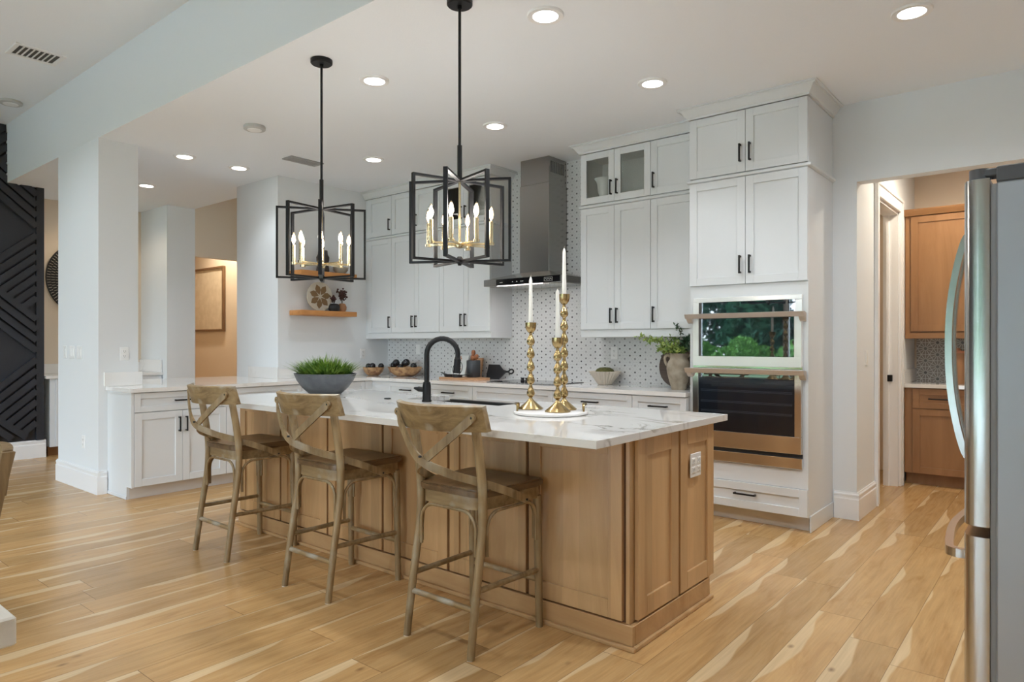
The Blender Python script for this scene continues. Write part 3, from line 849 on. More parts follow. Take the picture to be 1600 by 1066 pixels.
def crown_profile(h=.10, d=.075):
    """(outward, up) from the cabinet face"""
    return [(0, 0), (.014, 0), (.014, .014), (.020, .018), (.030, .030), (.040, .048), (.054, .064), (d - .008, h - .022), (d - .008, h - .012), (d, h - .010), (d, h), (0, h)]
def sweep(mb, prof, path):
    """profile swept along an open horizontal path of (x,y,nx,ny) with mitred outward offsets"""
    rings = []
    for (x, y, nx, ny, z) in path:
        rings.append([mb.bm.verts.new((x + nx * o, y + ny * o, z + u)) for o, u in prof])
    n = len(prof)
    for A, B in zip(rings, rings[1:]):
        for i in range(n):
            mb.bm.faces.new([A[i], A[(i + 1) % n], B[(i + 1) % n], B[i]])
    mb.bm.faces.new(rings[0][::-1]); mb.bm.faces.new(rings[-1])
    return mb
CP = crown_profile(CZ - ZT - .003)
yf = YU - .022
struct('trim_1', sweep(MB(), CP, [(LX[0] - .05, yf, 0, -1, ZT + .002), (LX[3], yf, 1, -1, ZT + .002), (LX[3], 5.43, 1, 0, ZT + .002)]), 'cab', 'white crown moulding above the wall cabinets left of the hood', 'moulding', 30)
struct('trim_2', sweep(MB(), CP, [(RX[0], 5.43, -1, 0, ZT + .002), (RX[0], yf, -1, -1, ZT + .002), (RX[2] - .001, yf, 0, -1, ZT + .002)]), 'cab', 'white crown moulding above the wall cabinets right of the hood', 'moulding', 30)
MP = [(0, 0), (.012, .002), (.020, .008), (.022, .016), (.018, .026), (.010, .031), (0, .033)]
struct('trim_3', sweep(MB(), MP, [(LX[0] - .05, yf + .02, 0, -1, ZM0 + .0005), (LX[3], yf + .02, 1, -1, ZM0 + .0005), (LX[3], 5.43, 1, 0, ZM0 + .0005)]).box(LX[0], LX[3], yf + .02, 5.42, ZM0 + .001, ZM1 - .001), 'cab', 'slim white moulding between upper and top cabinets left of the hood', 'moulding', 30)
struct('trim_4', sweep(MB(), MP, [(RX[0], 5.43, -1, 0, ZM0 + .0005), (RX[0], yf + .02, -1, -1, ZM0 + .0005), (RX[2] - .001, yf + .02, 0, -1, ZM0 + .0005)]).box(RX[0], RX[2] - .001, yf + .02, 5.42, ZM0 + .001, ZM1 - .001), 'cab', 'slim white moulding between upper and top cabinets right of the hood', 'moulding', 30)
struct('trim_5', MB().box(LX[0] - .02, LX[3] + .006, YU - .010, YU + .015, ZB - .066, ZB - .001, .002).box(LX[3] - .014, LX[3] + .006, YU + .015, 5.42, ZB - .066, ZB - .001, .002), 'cab', 'white light rail under the wall cabinets left of the hood', 'moulding')
struct('trim_6', MB().box(RX[0] - .006, RX[2] - .002, YU - .010, YU + .015, ZB - .066, ZB - .001, .002).box(RX[0] - .006, RX[0] + .014, YU + .015, 5.42, ZB - .066, ZB - .001, .002), 'cab', 'white light rail under the wall cabinets right of the hood', 'moulding')
struct('trim_7', MB().box(-6.419, LX[0] - .001, YU - .002, YU + .02, ZB - .066, ZT), 'cab', 'white filler strip between the shelf wall and the wall cabinets', 'moulding')

# ---- white ware inside the glass cabinets
t = thing('urn', 'white footed urn vase behind the glass door right of the hood', 'vase', (-3.215, 5.19, ZM1 + .019))
MB().lathe([(0, 0), (.05, 0), (.055, .012), (.035, .03), (.045, .07), (.055, .11), (.058, .15), (.066, .185), (.085, .215), (.078, .215), (.058, .185), (.05, .14), (0, .13)], n=32).build('vase_body', 'ceramic', t, 50)
t = thing('stacked_bowls', 'white ceramic bowls behind the glass doors left of the hood', 'bowls', (-4.65, 5.27, ZM1 + .019))
MB().lathe([(0, 0), (.04, 0), (.05, .01), (.10, .07), (.095, .07), (.05, .018), (0, .015)], n=32).build('bowl', 'ceramic', t, 50)
MB().lathe([(0, .03), (.045, .03), (.10, .12), (.095, .12), (.045, .04), (0, .035)], n=32).build('bowl', 'ceramic', t, 50)
t = one(MB().lathe([(0, 0), (.05, 0), (.06, .02), (.075, .10), (.05, .18), (.03, .21), (.04, .24), (.034, .24), (.02, .2), (0, .19)], -4.95, 5.27, ZM1 + .019, 32).build('white_jug', 'ceramic', None, 50), 'white jug behind the left glass door left of the hood', 'vase')

# ---- base cabinets on the back wall (box face Y 4.80)
YB = 4.800; BZ = .885
def base_cab(x0, x1, label, ndoor=2, drawer=True, hd=True):
    t = thing('base_cabinet', label, 'cabinet', (x0, YB, 0), 0, 'white base cabinets under the back counter')
    w = x1 - x0 - .001
    body(t, w, .62, .105, BZ, toe=True)
    front(t, 'drawer', 0, w, .72, BZ - .004, ('h', w / 2, .805) if hd else None, hl=.16)
    for i in range(ndoor):
        a, b = w * i / ndoor, w * (i + 1) / ndoor
        front(t, 'door', a, b, .108, .717, ('v', b - .03 if (i == 0 and ndoor > 1) else a + .03, .62))
    return t
base_cab(-5.66, -5.06, 'white base cabinet with drawer left of the faucet spout', 1)
base_cab(-5.06, -4.42, 'white base cabinet with drawer right of the faucet neck', 2)
base_cab(-4.42, -3.48, 'wide white base cabinet with plain front under the cooktop', 2, True, False)
base_cab(-3.48, -2.70, 'white base cabinet with drawer below the fluted bowl', 2)
base_cab(-2.70, -2.24, 'white base cabinet with drawer below the clay jar', 1)

# ---- peninsula cabinets (face X -5.93, looking toward +X)
XP = -5.952
def pen_cab(y0, y1, label, ndoor=2, bands=True):
    t = thing('peninsula_cabinet', label, 'cabinet', (XP, y0, 0), R90, 'white peninsula cabinets')
    w = y1 - y0 - .001
    body(t, w, .46, .105, BZ, toe=True)
    front(t, 'drawer', 0, w, .72, BZ - .004, ('h', w / 2, .805), hl=.14)
    for i in range(ndoor):
        a, b = w * i / ndoor, w * (i + 1) / ndoor
        front(t, 'door', a, b, .108, .717, ('v', b - .03 if i == 0 else a + .03, .60))
    return t
pen_cab(2.345, 3.13, 'white peninsula cabinet nearest the pillar with drawer and two doors')
pen_cab(3.13, 3.915, 'white peninsula cabinet in the middle, seen between the stools')
pen_cab(3.915, 4.70, 'white peninsula cabinet nearest the back corner')
mb = MB().box(-6.46, XP + .02, 2.322, 2.343, .105, BZ).box(-6.46, XP - .075, 2.322, 2.343, 0, .105)
mb.box(-6.46, XP - .075, 2.314, 2.322, 0, .03, .004)
struct('trim_8', mb, 'cab', 'plain white end panel of the peninsula beside the pillar', 'panel')
struct('trim_9', MB().box(XP - .02, -5.66 - .001, YB + .001, YB + .02, .105, BZ).box(XP - .0, XP + .02, 4.70, YB + .0, .105, BZ), 'cab', 'white corner filler where peninsula meets back cabinets', 'panel')

# ---- L-shaped white quartz counter on back run and peninsula
t = thing('countertop', 'white quartz counter running along the back wall and peninsula', 'countertop', (0, 0, 0))
poly = [(-6.42, 2.305), (-5.905, 2.305), (-5.905, 4.765), (-2.239, 4.765), (-2.239, 5.43), (-6.42, 5.43), (-6.42, 3.95), (-7.36, 3.95), (-7.36, 2.57), (-6.42, 2.57)]
MB().prism(poly, .033, 'Z', .887).build('slab', 'quartz', t)
MB().box(-6.44, -6.42 + .018, 2.29, 2.60, .9205, 1.04, .002).build('backsplash_lip', 'quartz', t)
MB().box(-6.98, -6.40, 3.93, 3.949, .9205, 1.04, .002).build('backsplash_lip', 'quartz', t)
MB().box(-6.42, -6.402, 3.949, 5.43, .9205, 1.02, .002).build('backsplash_lip', 'quartz', t)
struct('wall_peninsula', MB().box(-7.25, -7.15, 2.57, 3.95, 0, .886), 'wall', 'low wall under the peninsula counter', 'wall')

# ---- tall oven cabinet
OX0, OX1, OY = -2.236, -1.384, 4.842
OW = OX1 - OX0
t = thing('oven_cabinet', 'tall white cabinet tower built around the double oven', 'cabinet', (OX0, OY, 0))
body(t, OW - .0195, 5.44 - OY - .001, .105, ZT, toe=True)
MB().box(OW - .018, OW, -.001, 5.44 - OY - .001, .105, ZT).box(OW - .018, OW + .006, .078, 5.44 - OY - .001, 0, .105).box(OW, OW + .010, .02, 5.44 - OY - .02, .0, .115, .003).build('side_panel', 'cab', t)
front(t, 'door', 0, OW / 2, ZM1 + .004, ZT, ('v', OW / 2 - .035, ZM1 + .14))
front(t, 'door', OW / 2, OW, ZM1 + .004, ZT, ('v', OW / 2 + .035, ZM1 + .14))
front(t, 'door', 0, OW / 2, 1.716, ZM0 + .004, ('v', OW / 2 - .035, 1.716 + .14))
front(t, 'door', OW / 2, OW, 1.716, ZM0 + .004, ('v', OW / 2 + .035, 1.716 + .14))
front(t, 'drawer', .0, OW, .108, .296, ('h', OW / 2, .215), hl=.16)
MB().box(0, OW, -.006, -.0005, .298, 1.714).build('face_panel', 'cab', t)
sweep(MB(), CP, [(0, .235, -1, 0, ZT + .002), (0, -.022, -1, -1, ZT + .002), (OW, -.022, 1, -1, ZT + .002), (OW, 5.44 - OY - .001, 1, 0, ZT + .002)]).build('crown', 'cab', t, 30)
sweep(MB(), MP, [(0, .235, -1, 0, ZM0 + .005), (0, -.003, -1, -1, ZM0 + .005), (OW, -.003, 1, -1, ZM0 + .005), (OW, 5.44 - OY - .001, 1, 0, ZM0 + .005)]).build('mid_moulding', 'cab', t, 30)

# ---- double wall oven
t = thing('double_oven', 'stainless double wall oven with mirror-like upper door', 'oven', (-1.812, OY - .0065, 0))
hw = .393
f = MB()
f.box(-hw, hw, -.018, 0, 1.592, 1.625, .002)                                   # top trim
f.box(-hw, -hw + .045, -.018, 0, 1.13, 1.592, .002).box(hw - .045, hw, -.018, 0, 1.13, 1.592, .002)
f.build('upper_frame', 'steel_bright', t)
d = MB().box(-hw + .045, hw - .045, -.016, -.001, 1.500, 1.592).build('control_panel', 'ovenglass', t)
d = MB().box(-hw + .002, hw - .002, -.030, -.019, 1.125, 1.196, .002).box(-hw + .002, -hw + .050, -.030, -.019, 1.196, 1.50, .002).box(hw - .050, hw - .002, -.030, -.019, 1.196, 1.50, .002).build('upper_door', 'steel_bright', t)
MB().box(-hw + .050, hw - .050, -.029, -.019, 1.196, 1.50).build('glass', 'ovenglass', d)
def oven_handle(par, z):
    m = MB()
    prof = [(-.072, z + .030), (-.104, z + .027), (-.088, z - .006), (-.072, z - .003)]
    m.prism(prof, .85, 'X', -.425)
    for s in (-1, 1):
        x0, x1 = sorted((s * .424, s * .385))
        m.prism([(-.0725, z + .029), (-.0725, z - .004), (-.050, z - .030), (-.0305, z - .040), (-.0305, z + .020)], x1 - x0, 'X', x0)
    m.build('handle', 'steel_satin', par)
oven_handle(d, 1.478)
d = MB().box(-hw + .002, hw - .002, -.030, -.019, .535, .652, .002).box(-hw + .002, -hw + .048, -.030, -.019, .652, 1.108, .002).box(hw - .048, hw - .002, -.030, -.019, .652, 1.108, .002).box(-hw + .048, hw - .048, -.030, -.019, 1.10, 1.108).build('lower_door', 'steel_mirror', t)
MB().box(-hw + .048, hw - .048, -.029, -.026, .652, 1.04).build('glass', 'ovenpane', d)
MB().box(-hw + .048, hw - .048, -.0195, -.0192, .652, 1.04).build('oven_cavity', 'cavity', d)
for z in (.79, .86, .94):
    m = MB()
    for k in range(3): m.box(-.33, .33, -.0225 - .0006 * k, -.0215 - .0006 * k, z + .006 * k, z + .0015 + .006 * k)
    m.build('rack', 'cavity_rack', d)
MB().box(-hw + .048, hw - .048, -.0295, -.019, 1.04, 1.10).build('lower_control', 'ovenglass', d)
oven_handle(d, 1.080)
MB().box(-hw, hw, -.012, 0, .505, .535).build('vent_slot', 'blackmatte', t)
MB().box(-hw, hw, -.020, 0, .432, .505, .002).build('lower_trim', 'steel_mirror', t)
MB().box(-hw, -hw + .045, -.014, 0, .535, 1.13).box(hw - .045, hw, -.014, 0, .535, 1.13).box(-hw + .045, hw - .045, -.014, 0, 1.108, 1.125).build('inner_frame', 'steel_mirror', t)

# ---- range hood
t = thing('range_hood', 'stainless chimney range hood with black control strip', 'range hood', (-3.955, 5.43, 0))
hx = .4575
HB, HT = 1.838, 1.900
MB().box(-hx, hx, -.50, 0, HB, HT, .002).build('hood_base', 'steel_dark', t)
MB().hexa([(-hx, -.50, HT), (hx, -.50, HT), (hx, 0, HT), (-hx, 0, HT), (-.175, -.30, 1.968), (.18, -.30, 1.968), (.18, 0, 1.968), (-.175, 0, 1.968)]).build('canopy', 'steel', t)
MB().box(-.172, .177, -.298, 0, 1.966, 2.80, .004, 2).build('chimney', 'steel_dark', t)
c = MB().box(-.166, .171, -.292, 0, 2.80, CZ - .001, .004, 2).build('chimney_top', 'steel_dark', t)
m = MB()
for i in range(8):
    y = -.262 + i * .028
    m.box(.1712, .1722, y, y + .014, 2.90, 3.005)
m.build('vent_slots', 'vent_dark', c)
p = MB().box(-hx + .16, hx - .01, -.5025, -.500, HB + .003, HT - .003).build('control_strip', 'panel_black', t)
m = MB()
for i, u in enumerate((-.25, -.23, -.10, -.05, .0, .02)):
    m.box(u, u + .012, -.5032, -.5024, HB + .026, HB + .032)
for x0, x1, z0, z1 in ((.275, .365, .014, .0155), (.275, .365, .046, .0475), (.2735, .275, .016, .046), (.365, .3665, .016, .046)):
    m.box(x0, x1, -.5032, -.5024, HB + z0, HB + z1)
# small script wordmark drawn as strokes
m.tube([(.285 + .008 * i, -.5030, HB + .031 + .007 * sin(i * 1.9)) for i in range(10)], .0013, 6)
m.build('badge_marks', 'plastic', p)
MB().box(-.30, .24, -.488, -.474, HB - .003, HB + .001, .0008).build('led_strip', 'led', t)
MB().box(-hx + .02, hx - .02, -.43, -.02, HB - .004, HB + .001).build('filter', 'steel', t)
lamp('AREA', (-.03, -.481, HB - .0045), 1.6, (1, .93, .92), .5, (0, 0, 0), t, size_y=.010)

# ---- black glass cooktop
t = thing('cooktop', 'flat black glass cooktop set into the back counter', 'cooktop', (-3.94, 5.13, .9205))
MB().box(-.385, .385, -.255, .255, 0, .006, .002).build('glass_top', 'cooktop', t)
MB().box(-.385, .385, -.2555, -.253, .0, .0065).build('front_edge', 'steel_dark', t)
t = thing('pinch_pot_pair', 'two tiny black pots standing on the black cooktop', 'pots', (-4.06, 5.12, .9271))
MB().lathe([(0, 0), (.018, 0), (.021, .008), (.014, .016), (.020, .034), (.016, .034), (0, .03)], -.022, 0, 0, 16).build('pot', 'iron', t, 50)
MB().lathe([(0, 0), (.018, 0), (.021, .008), (.014, .016), (.020, .034), (.016, .034), (0, .03)], .024, .01, 0, 16).build('pot', 'iron', t, 50)

# ================================================================ ISLAND
IX0, IX1, IY0, IY1 = -4.60, -1.445, 2.545, 3.36
t = thing('kitchen_island', 'long maple kitchen island with shaker panels', 'island', (0, 0, 0))
MB().box(IX0, -3.452, IY0, IY1 - .005, .0, .884).box(-2.618, IX1, IY0, IY1 - .005, .0, .884).box(-3.452, -2.618, IY0, 3.06, .0, .884).box(-3.452, -2.618, 3.06, IY1 - .005, 0, .62).build('carcass', 'maple', t)
MB().box(IX0 + .0, IX1 - .0, IY0 - .0006, IY0, .10, .884).build('shadow_backing', 'maple_groove', t)
gx = [IX0, -4.072, -3.552, -3.030, -2.507, -1.985, -1.467]
class Dummy: pass
def panel(parent, u0, u1, v0, v1, loc, rz, rail=.068):
    e = MB(); a, b = -.021, -.001
    e.box(u0, u0 + rail, a, b, v0, v1, .0015).box(u1 - rail, u1, a, b, v0, v1, .0015)
    e.box(u0 + rail, u1 - rail, a, b, v0, v0 + rail + .01, .0015).box(u0 + rail, u1 - rail, a, b, v1 - rail, v1, .0015)
    e.box(u0 + rail - .002, u1 - rail + .002, -.011, b, v0 + rail - .002, v1 - rail + .002)
    o = e.build('panel', 'maple', parent)
    o.location = loc; o.rotation_euler = (0, 0, rz)
    return o
for a, b in zip(gx, gx[1:]):
    panel(t, a + .009, b - .009, .112, .880, (0, IY0, 0), 0)
MB().box(IX1 - .016, IX1 + .002, IY0 - .012, IY0 + .006, .105, .884, .001).build('corner_post', 'maple', t)
panel(t, .030, .412, .112, .880, (IX1, IY0, 0), R90, .075)
panel(t, .432, .812, .112, .880, (IX1, IY0, 0), R90, .075)
m = MB()
m.box(IX0 - .012, IX1 + .022, IY0 - .022, IY0, 0, .103, .003).box(IX1, IX1 + .022, IY0, IY1 - .06, 0, .103, .003).box(IX0 - .012, IX0, IY0, IY1 - .06, 0, .103, .003)
m.build('base_moulding', 'maple_x', t)
m = MB()
m.lathe([(.018, IX0 - .012), (.018, IX1 + .040)], IY0 - .022, 0, 0, 16, axis='X') if False else None
for (x0, x1, y0, y1) in ((IX0 - .03, IX1 + .039, IY0 - .039, IY0 - .022), (IX1 + .022, IX1 + .039, IY0 - .022, IY1 - .045)):
    m.box(x0, x1, y0, y1, 0, .02, .006, 2)
m.build('shoe_moulding', 'maple_x', t, 40)
for i in range(4):                                              # kitchen side doors
    w = (IX1 - IX0) / 4
    panel(t, i * w + .004, (i + 1) * w - .004, .112, .62 if i in (1, 2) else .870, (IX1, IY1 - .005, 0), pi)

# island counter with a cut-out for the apron sink
SX0, SX1, SY0 = -3.44, -2.63, 3.07
CX0, CX1, CY0, CY1 = -4.63, -1.397, 2.20, 3.475
t = thing('island_countertop', 'white quartz island top with grey veins', 'countertop', (0, 0, 0))
poly = [(CX0, CY0), (CX1, CY0), (CX1, CY1), (SX1, CY1), (SX1, SY0), (SX0, SY0), (SX0, CY1), (CX0, CY1)]
m = MB().prism(poly, .033, 'Z', .887)
bmesh.ops.bevel(m.bm, geom=[e for e in m.bm.edges], offset=.0025, segments=2, affect='EDGES', profile=.6)
m.build('slab', 'quartz_vein', t)
t = thing('apron_sink', 'dark apron-front sink sunk into the far side of the island', 'sink', (0, 0, 0))
m = MB(); q = .02
m.box(SX0 - .0, SX1 + .0, SY0, SY0 + q, .66, .884).box(SX0, SX0 + q, SY0 + q, CY1 - .0, .66, .884).box(SX1 - q, SX1, SY0 + q, CY1, .66, .884)
m.box(SX0, SX1, CY1, CY1 + .03, .64, .894, .004).box(SX0 + q, SX1 - q, SY0 + q, CY1, .64, .66)
m.build('basin', 'sink', t)
MB().cyl(-3.03, 3.27, .6605, .665, .045, 24).build('drain', 'steel', t)

# ---- black gooseneck faucet
t = thing('kitchen_faucet', 'matte black gooseneck faucet with pull-down spray head', 'faucet', (-3.165, 2.995, .9205))
MB().lathe([(.031, 0), (.031, .008), (.027, .014), (.0265, .10), (.024, .115), (.022, .125)], n=24).build('base', 'black', t, 40)
dirv = Vector((.62, .42, 0)).normalized() * 1.0
H0 = .300; RA = .100
pts = [(0, 0, .12), (0, 0, .2), (0, 0, H0)]
for i in range(1, 15):
    a = pi - pi * 1.06 * i / 14
    c = dirv * (RA + RA * cos(a))
    pts.append((c.x, c.y, H0 + RA * sin(a)))
MB().tube(pts, .0165, 16).build('neck', 'black', t, 50)
e = Vector(pts[-1]); tng = (Vector(pts[-1]) - Vector(pts[-2])).normalized()
m = MB().tube([e - tng * .002, e + tng * .010, e + tng * .012, e + tng * .085, e + tng * .09, e + tng * .1], [.0175, .0195, .0215, .0225, .025, .024], 20)
m.build('spray_head', 'black', t, 40)
m = MB().tube([(-.02, -.004, .075), (-.062, -.012, .078)], .0165, 16).tube([(-.060, -.012, .078), (-.075, -.015, .080), (-.095, -.02, .084)], [.016, .012, .006], 12)
m.build('lever', 'black', t, 40)
t = one(MB().lathe([(.023, 0), (.023, .004), (.018, .007), (.010, .007), (.0, .007)], -3.52, 2.975, .9205, 24).build('disposal_button', 'black', None, 40), 'small black round button on the island left of the faucet', 'button')
# ================================================================ BAR STOOLS (back toward -Y)
def make_stool(label):
    t = thing('bar_stool', label, 'bar stool', (0, 0, 0), 0, 'cross-back bar stools at the island')
    # seat: trapezoid with rounded rear corners, slightly dished edge
    def outline(inset=0):
        q = [(-.215 + inset, .220 - inset), (-.225 + inset, .185), (-.205 + inset, -.05)]
        q += [(-.195 + inset + .06 * (1 - cos(radians(a))), -.13 - .06 * sin(radians(a)) + inset) for a in (0, 30, 60, 90)]
        r = [(-x, y) for x, y in q[::-1]]
        return q + r
    m = MB().prism(outline(), .034, 'Z', .644)
    bmesh.ops.bevel(m.bm, geom=[e for e in m.bm.edges if abs(e.verts[0].co.z - e.verts[1].co.z) < 1e-5], offset=.007, segments=2, affect='EDGES')
    m.build('seat', 'stool_seat', t, 40)
    MB().prism(outline(.014), .055, 'Z', .590).build('apron', 'stool_x', t, 40)
    for s in (-1, 1):
        p = spline([(s * .192, -.240, 0), (s * .190, -.205, .25), (s * .187, -.168, .48), (s * .186, -.160, .64), (s * .187, -.175, .78), (s * .188, -.205, .945)], 6)
        n = len(p)
        rr = [.0165 + .0035 * min(1, i / n * 1.6) for i in range(n)]
        MB().tube(p, rr, 14).build('leg', 'stool', t, 50)
        p = spline([(s * .205, .205, 0), (s * .203, .200, .3), (s * .200, .195, .60)], 6)
        MB().tube(p, [.0165 + .003 * i / 12 for i in range(len(p))], 14).build('leg', 'stool', t, 50)
        # foot pads
    m = MB()
    for x, y in ((-.192, -.240), (.192, -.240), (-.205, .205), (.205, .205)):
        m.cyl(x, y, 0.0, .005, .0155, 12)
    m.build('foot_pads', 'plastic', t)
    # curved top rail
    def rail(x): return -.305 + .100 * (x / .25) ** 2
    R = []
    m = MB(); N = 16
    for i in range(N + 1):
        x = -.258 + .516 * i / N
        y = rail(x); lean = .030
        R.append([m.bm.verts.new(q) for q in ((x, y + .012, .932), (x, y - .016, .930), (x, y - .016 - lean, 1.034), (x, y + .008 - lean, 1.040))])
    for a, b in zip(R, R[1:]):
        for k in range(4):
            j = (k + 1) % 4
            m.bm.faces.new([a[k], a[j], b[j], b[k]])
    m.bm.faces.new(R[0][::-1]); m.bm.faces.new(R[-1])
    m.build('top_rail', 'stool_x', t, 35)
    for s in (-1, 1):       # post tips under the rail
        pass
    # crossed bentwood strips, running on below the seat sides
    for s in (-1, 1):
        off = .006 * s
        p = spline([(s * .222, -.2655 + off * .1, .990), (s * .165, -.292 + off * .5, .935), (s * .02, -.328 + off, .815), (-s * .09, -.272 + off, .758), (-s * .158, -.172, .714), (-s * .216, -.072, .672), (-s * .231, .0, .640), (-s * .229, .075, .606)], 6)
        def upf(i, p=p):
            a = p[max(0, i - 1)]; b = p[min(len(p) - 1, i + 1)]
            tt = (b - a); h = Vector((tt.x, tt.y, 0)).normalized()
            return Vector((0, 0, 1))
        b = MB().tube(p, 0, flat=(.034, .011), up=upf).build('cross_strap', 'stool', t, 30)
        MB().lathe([(.017, -.0055), (.017, .0055)], p[0].x, p[0].y, p[0].z, 20, axis='Y').build('strap_end', 'stool', b, 30)
        MB().lathe([(.017, -.0055), (.017, .0055)], p[-1].x, p[-1].y, p[-1].z, 20, axis='X').build('strap_end', 'stool', b, 30)
        m = MB()
        q = p[0]; m.lathe([(0, -.009), (.005, -.007), (.005, .0)], q.x, q.y, q.z, 10, axis='Y')
        q = p[-1]; m.lathe([(.005, -.009), (.005, .009)], q.x, q.y, q.z, 10, axis='X')
        m.build('rivet', 'iron', b)
    MB().lathe([(0, -.348), (.005, -.346), (.005, -.335)], 0, 0, .822, 10, axis='Y').build('centre_rivet', 'iron', t)
    # bent arches under the seat
    def arch(a, b, name):
        a, b = Vector(a), Vector(b); up = Vector((0, 0, 1)); d = (b - a)
        d2 = Vector((d.x, d.y, 0)); L = d2.length; u = d2 / L
        r = min(.075, L * .3); zt = .582
        pts = [a]
        pts += [Vector((a.x, a.y, 0)) + u * (r - r * cos(radians(k))) + up * (zt - r + r * sin(radians(k))) for k in range(0, 91, 15)]
        pts += [Vector((b.x, b.y, 0)) - u * (r - r * cos(radians(k))) + up * (zt - r + r * sin(radians(k))) for k in range(90, -1, -15)]
        pts.append(b)
        MB().tube(pts, .0075, 8).build('bent_arch', 'stool', t, 50)
    arch((-.164, -.178, .40), (.164, -.178, .40), 'rear')
    arch((-.176, .200, .40), (.176, .200, .40), 'front')
    arch((-.196, -.145, .40), (-.203, .182, .40), 'left')
    arch((.196, -.145, .40), (.203, .182, .40), 'right')
    for s in (-1, 1):
        MB().tube([(s * .190, -.200, .268), (s * .204, .201, .262)], .0125, 12).build('stretcher', 'stool', t, 50)
    MB().tube([(-.190, -.212, .192), (.190, -.212, .192)], .0125, 12).build('stretcher', 'stool_x', t, 50)
    MB().tube([(-.204, .201, .215), (.204, .201, .215)], .0125, 12).build('stretcher', 'stool_x', t, 50)
    return t
s0 = make_stool('weathered wooden cross-back bar stool nearest the island corner')
s0.location = (-2.085, 2.275, 0)
copy_tree(s0, (-3.05, 2.275, 0), 0.0, 'weathered wooden cross-back bar stool in the middle, in front of the grass planter')
copy_tree(s0, (-4.045, 2.275, 0), 0.0, 'weathered wooden cross-back bar stool farthest left, in front of the peninsula doors')

# ================================================================ PENDANTS
def pendant(x, y, rot, label, zt, zb):
    t = thing('pendant_light', label, 'pendant light', (x, y, 0), rot, 'black cage pendants over the island')
    MB().lathe([(0, CZ - .001), (.066, CZ - .001), (.066, CZ - .022), (.060, CZ - .028), (.012, CZ - .028), (.012, CZ - .045), (0, CZ - .045)], n=32).build('canopy', 'black', t, 40)
    MB().tube([(0, 0, CZ - .04), (0, 0, zt + .17)], .0075, 12).tube([(0, 0, zt + .175), (0, 0, zt - .005)], .0125, 12).build('rod', 'black', t, 50)
    R = .262; b = .0055; bw = .011
    for k in range(4):
        a = k * pi / 4
        ux, uy = cos(a), sin(a)
        m = MB()
        for s in (-1, 1):
            # vertical flat bar (wide across the radius) and the two horizontals
            px, py = ux * R * s, uy * R * s
            nx, ny = -uy, ux
            def hb(r0, r1, z0, z1, w):
                pts = []
                for z in (z0, z1):
                    for rr, ww in ((r0, -w), (r1, -w), (r1, w), (r0, w)):
                        pts.append((ux * rr * s + nx * ww, uy * rr * s + ny * ww, z))
                m.hexa(pts)
            hb(R - .006, R + .006, zb, zt, .0105)
            hb(.0, R - .006, zt - .011, zt, .0105)
            hb(.0, R - .006, zb, zb + .011, .0105)
        m.build('cage_frame', 'black', t)
    MB().lathe([(.02, zt - .013), (.02, zt + .002)], n=20).build('top_hub', 'black', t, 40)
    MB().lathe([(0, zb - .016), (.008, zb - .016), (.012, zb - .006), (.022, zb - .001), (.022, zb + .014), (.01, zb + .03), (0, zb + .03)], n=20).build('bottom_hub', 'black', t, 40)
    zc = zb + .092
    m = MB().tube([(0, 0, zt - .013), (0, 0, zc - .02)], .0065, 12)
    m.lathe([(0, zc - .022), (.022, zc - .016), (.026, zc - .004), (.026, zc + .004), (.01, zc + .012)], n=20)
    m.build('gold_stem', 'gold', t, 50)
    for k in range(8):
        a = k * pi / 4
        x1, y1 = .165 * cos(a), .165 * sin(a)
        m = MB()
        nx, ny = -sin(a) * .006, cos(a) * .006
        m.hexa([(nx, ny, zc - .005), (-nx, -ny, zc - .005), (x1 - nx, y1 - ny, zc - .005), (x1 + nx, y1 + ny, zc - .005), (nx, ny, zc + .005), (-nx, -ny, zc + .005), (x1 - nx, y1 - ny, zc + .005), (x1 + nx, y1 + ny, zc + .005)])
        m.lathe([(.016, zc - .008), (.016, zc + .006), (.0105, zc + .008), (.0105, zc + .112), (.008, zc + .114)], x1, y1, 0, 14)
        arm = m.build('candle_arm', 'gold', t, 40)
        MB().lathe([(.0, zc + .114), (.007, zc + .116), (.0145, zc + .138), (.0150, zc + .150), (.011, zc + .172), (.004, zc + .188), (0, zc + .194)], x1, y1, 0, 14).build('bulb', 'bulbglass', arm, 60)
        MB().lathe([(0, zc + .124), (.0095, zc + .134), (.0118, zc + .148), (.0075, zc + .170), (0, zc + .184)], x1, y1, 0, 10).build('filament', 'bulb', arm, 60)
    lamp('POINT', (0, 0, zc + .15), 11, (1, .95, .88), .12, parent=t)
    return t
pendant(-3.60, 2.515, radians(8.3), 'black cage pendant with gold candles at left, its whole rod and canopy visible', 2.130, 1.690)
pendant(-2.43, 2.530, radians(-16), 'black cage pendant with gold candles at right, largest and in front of the hood side', 2.130, 1.705)

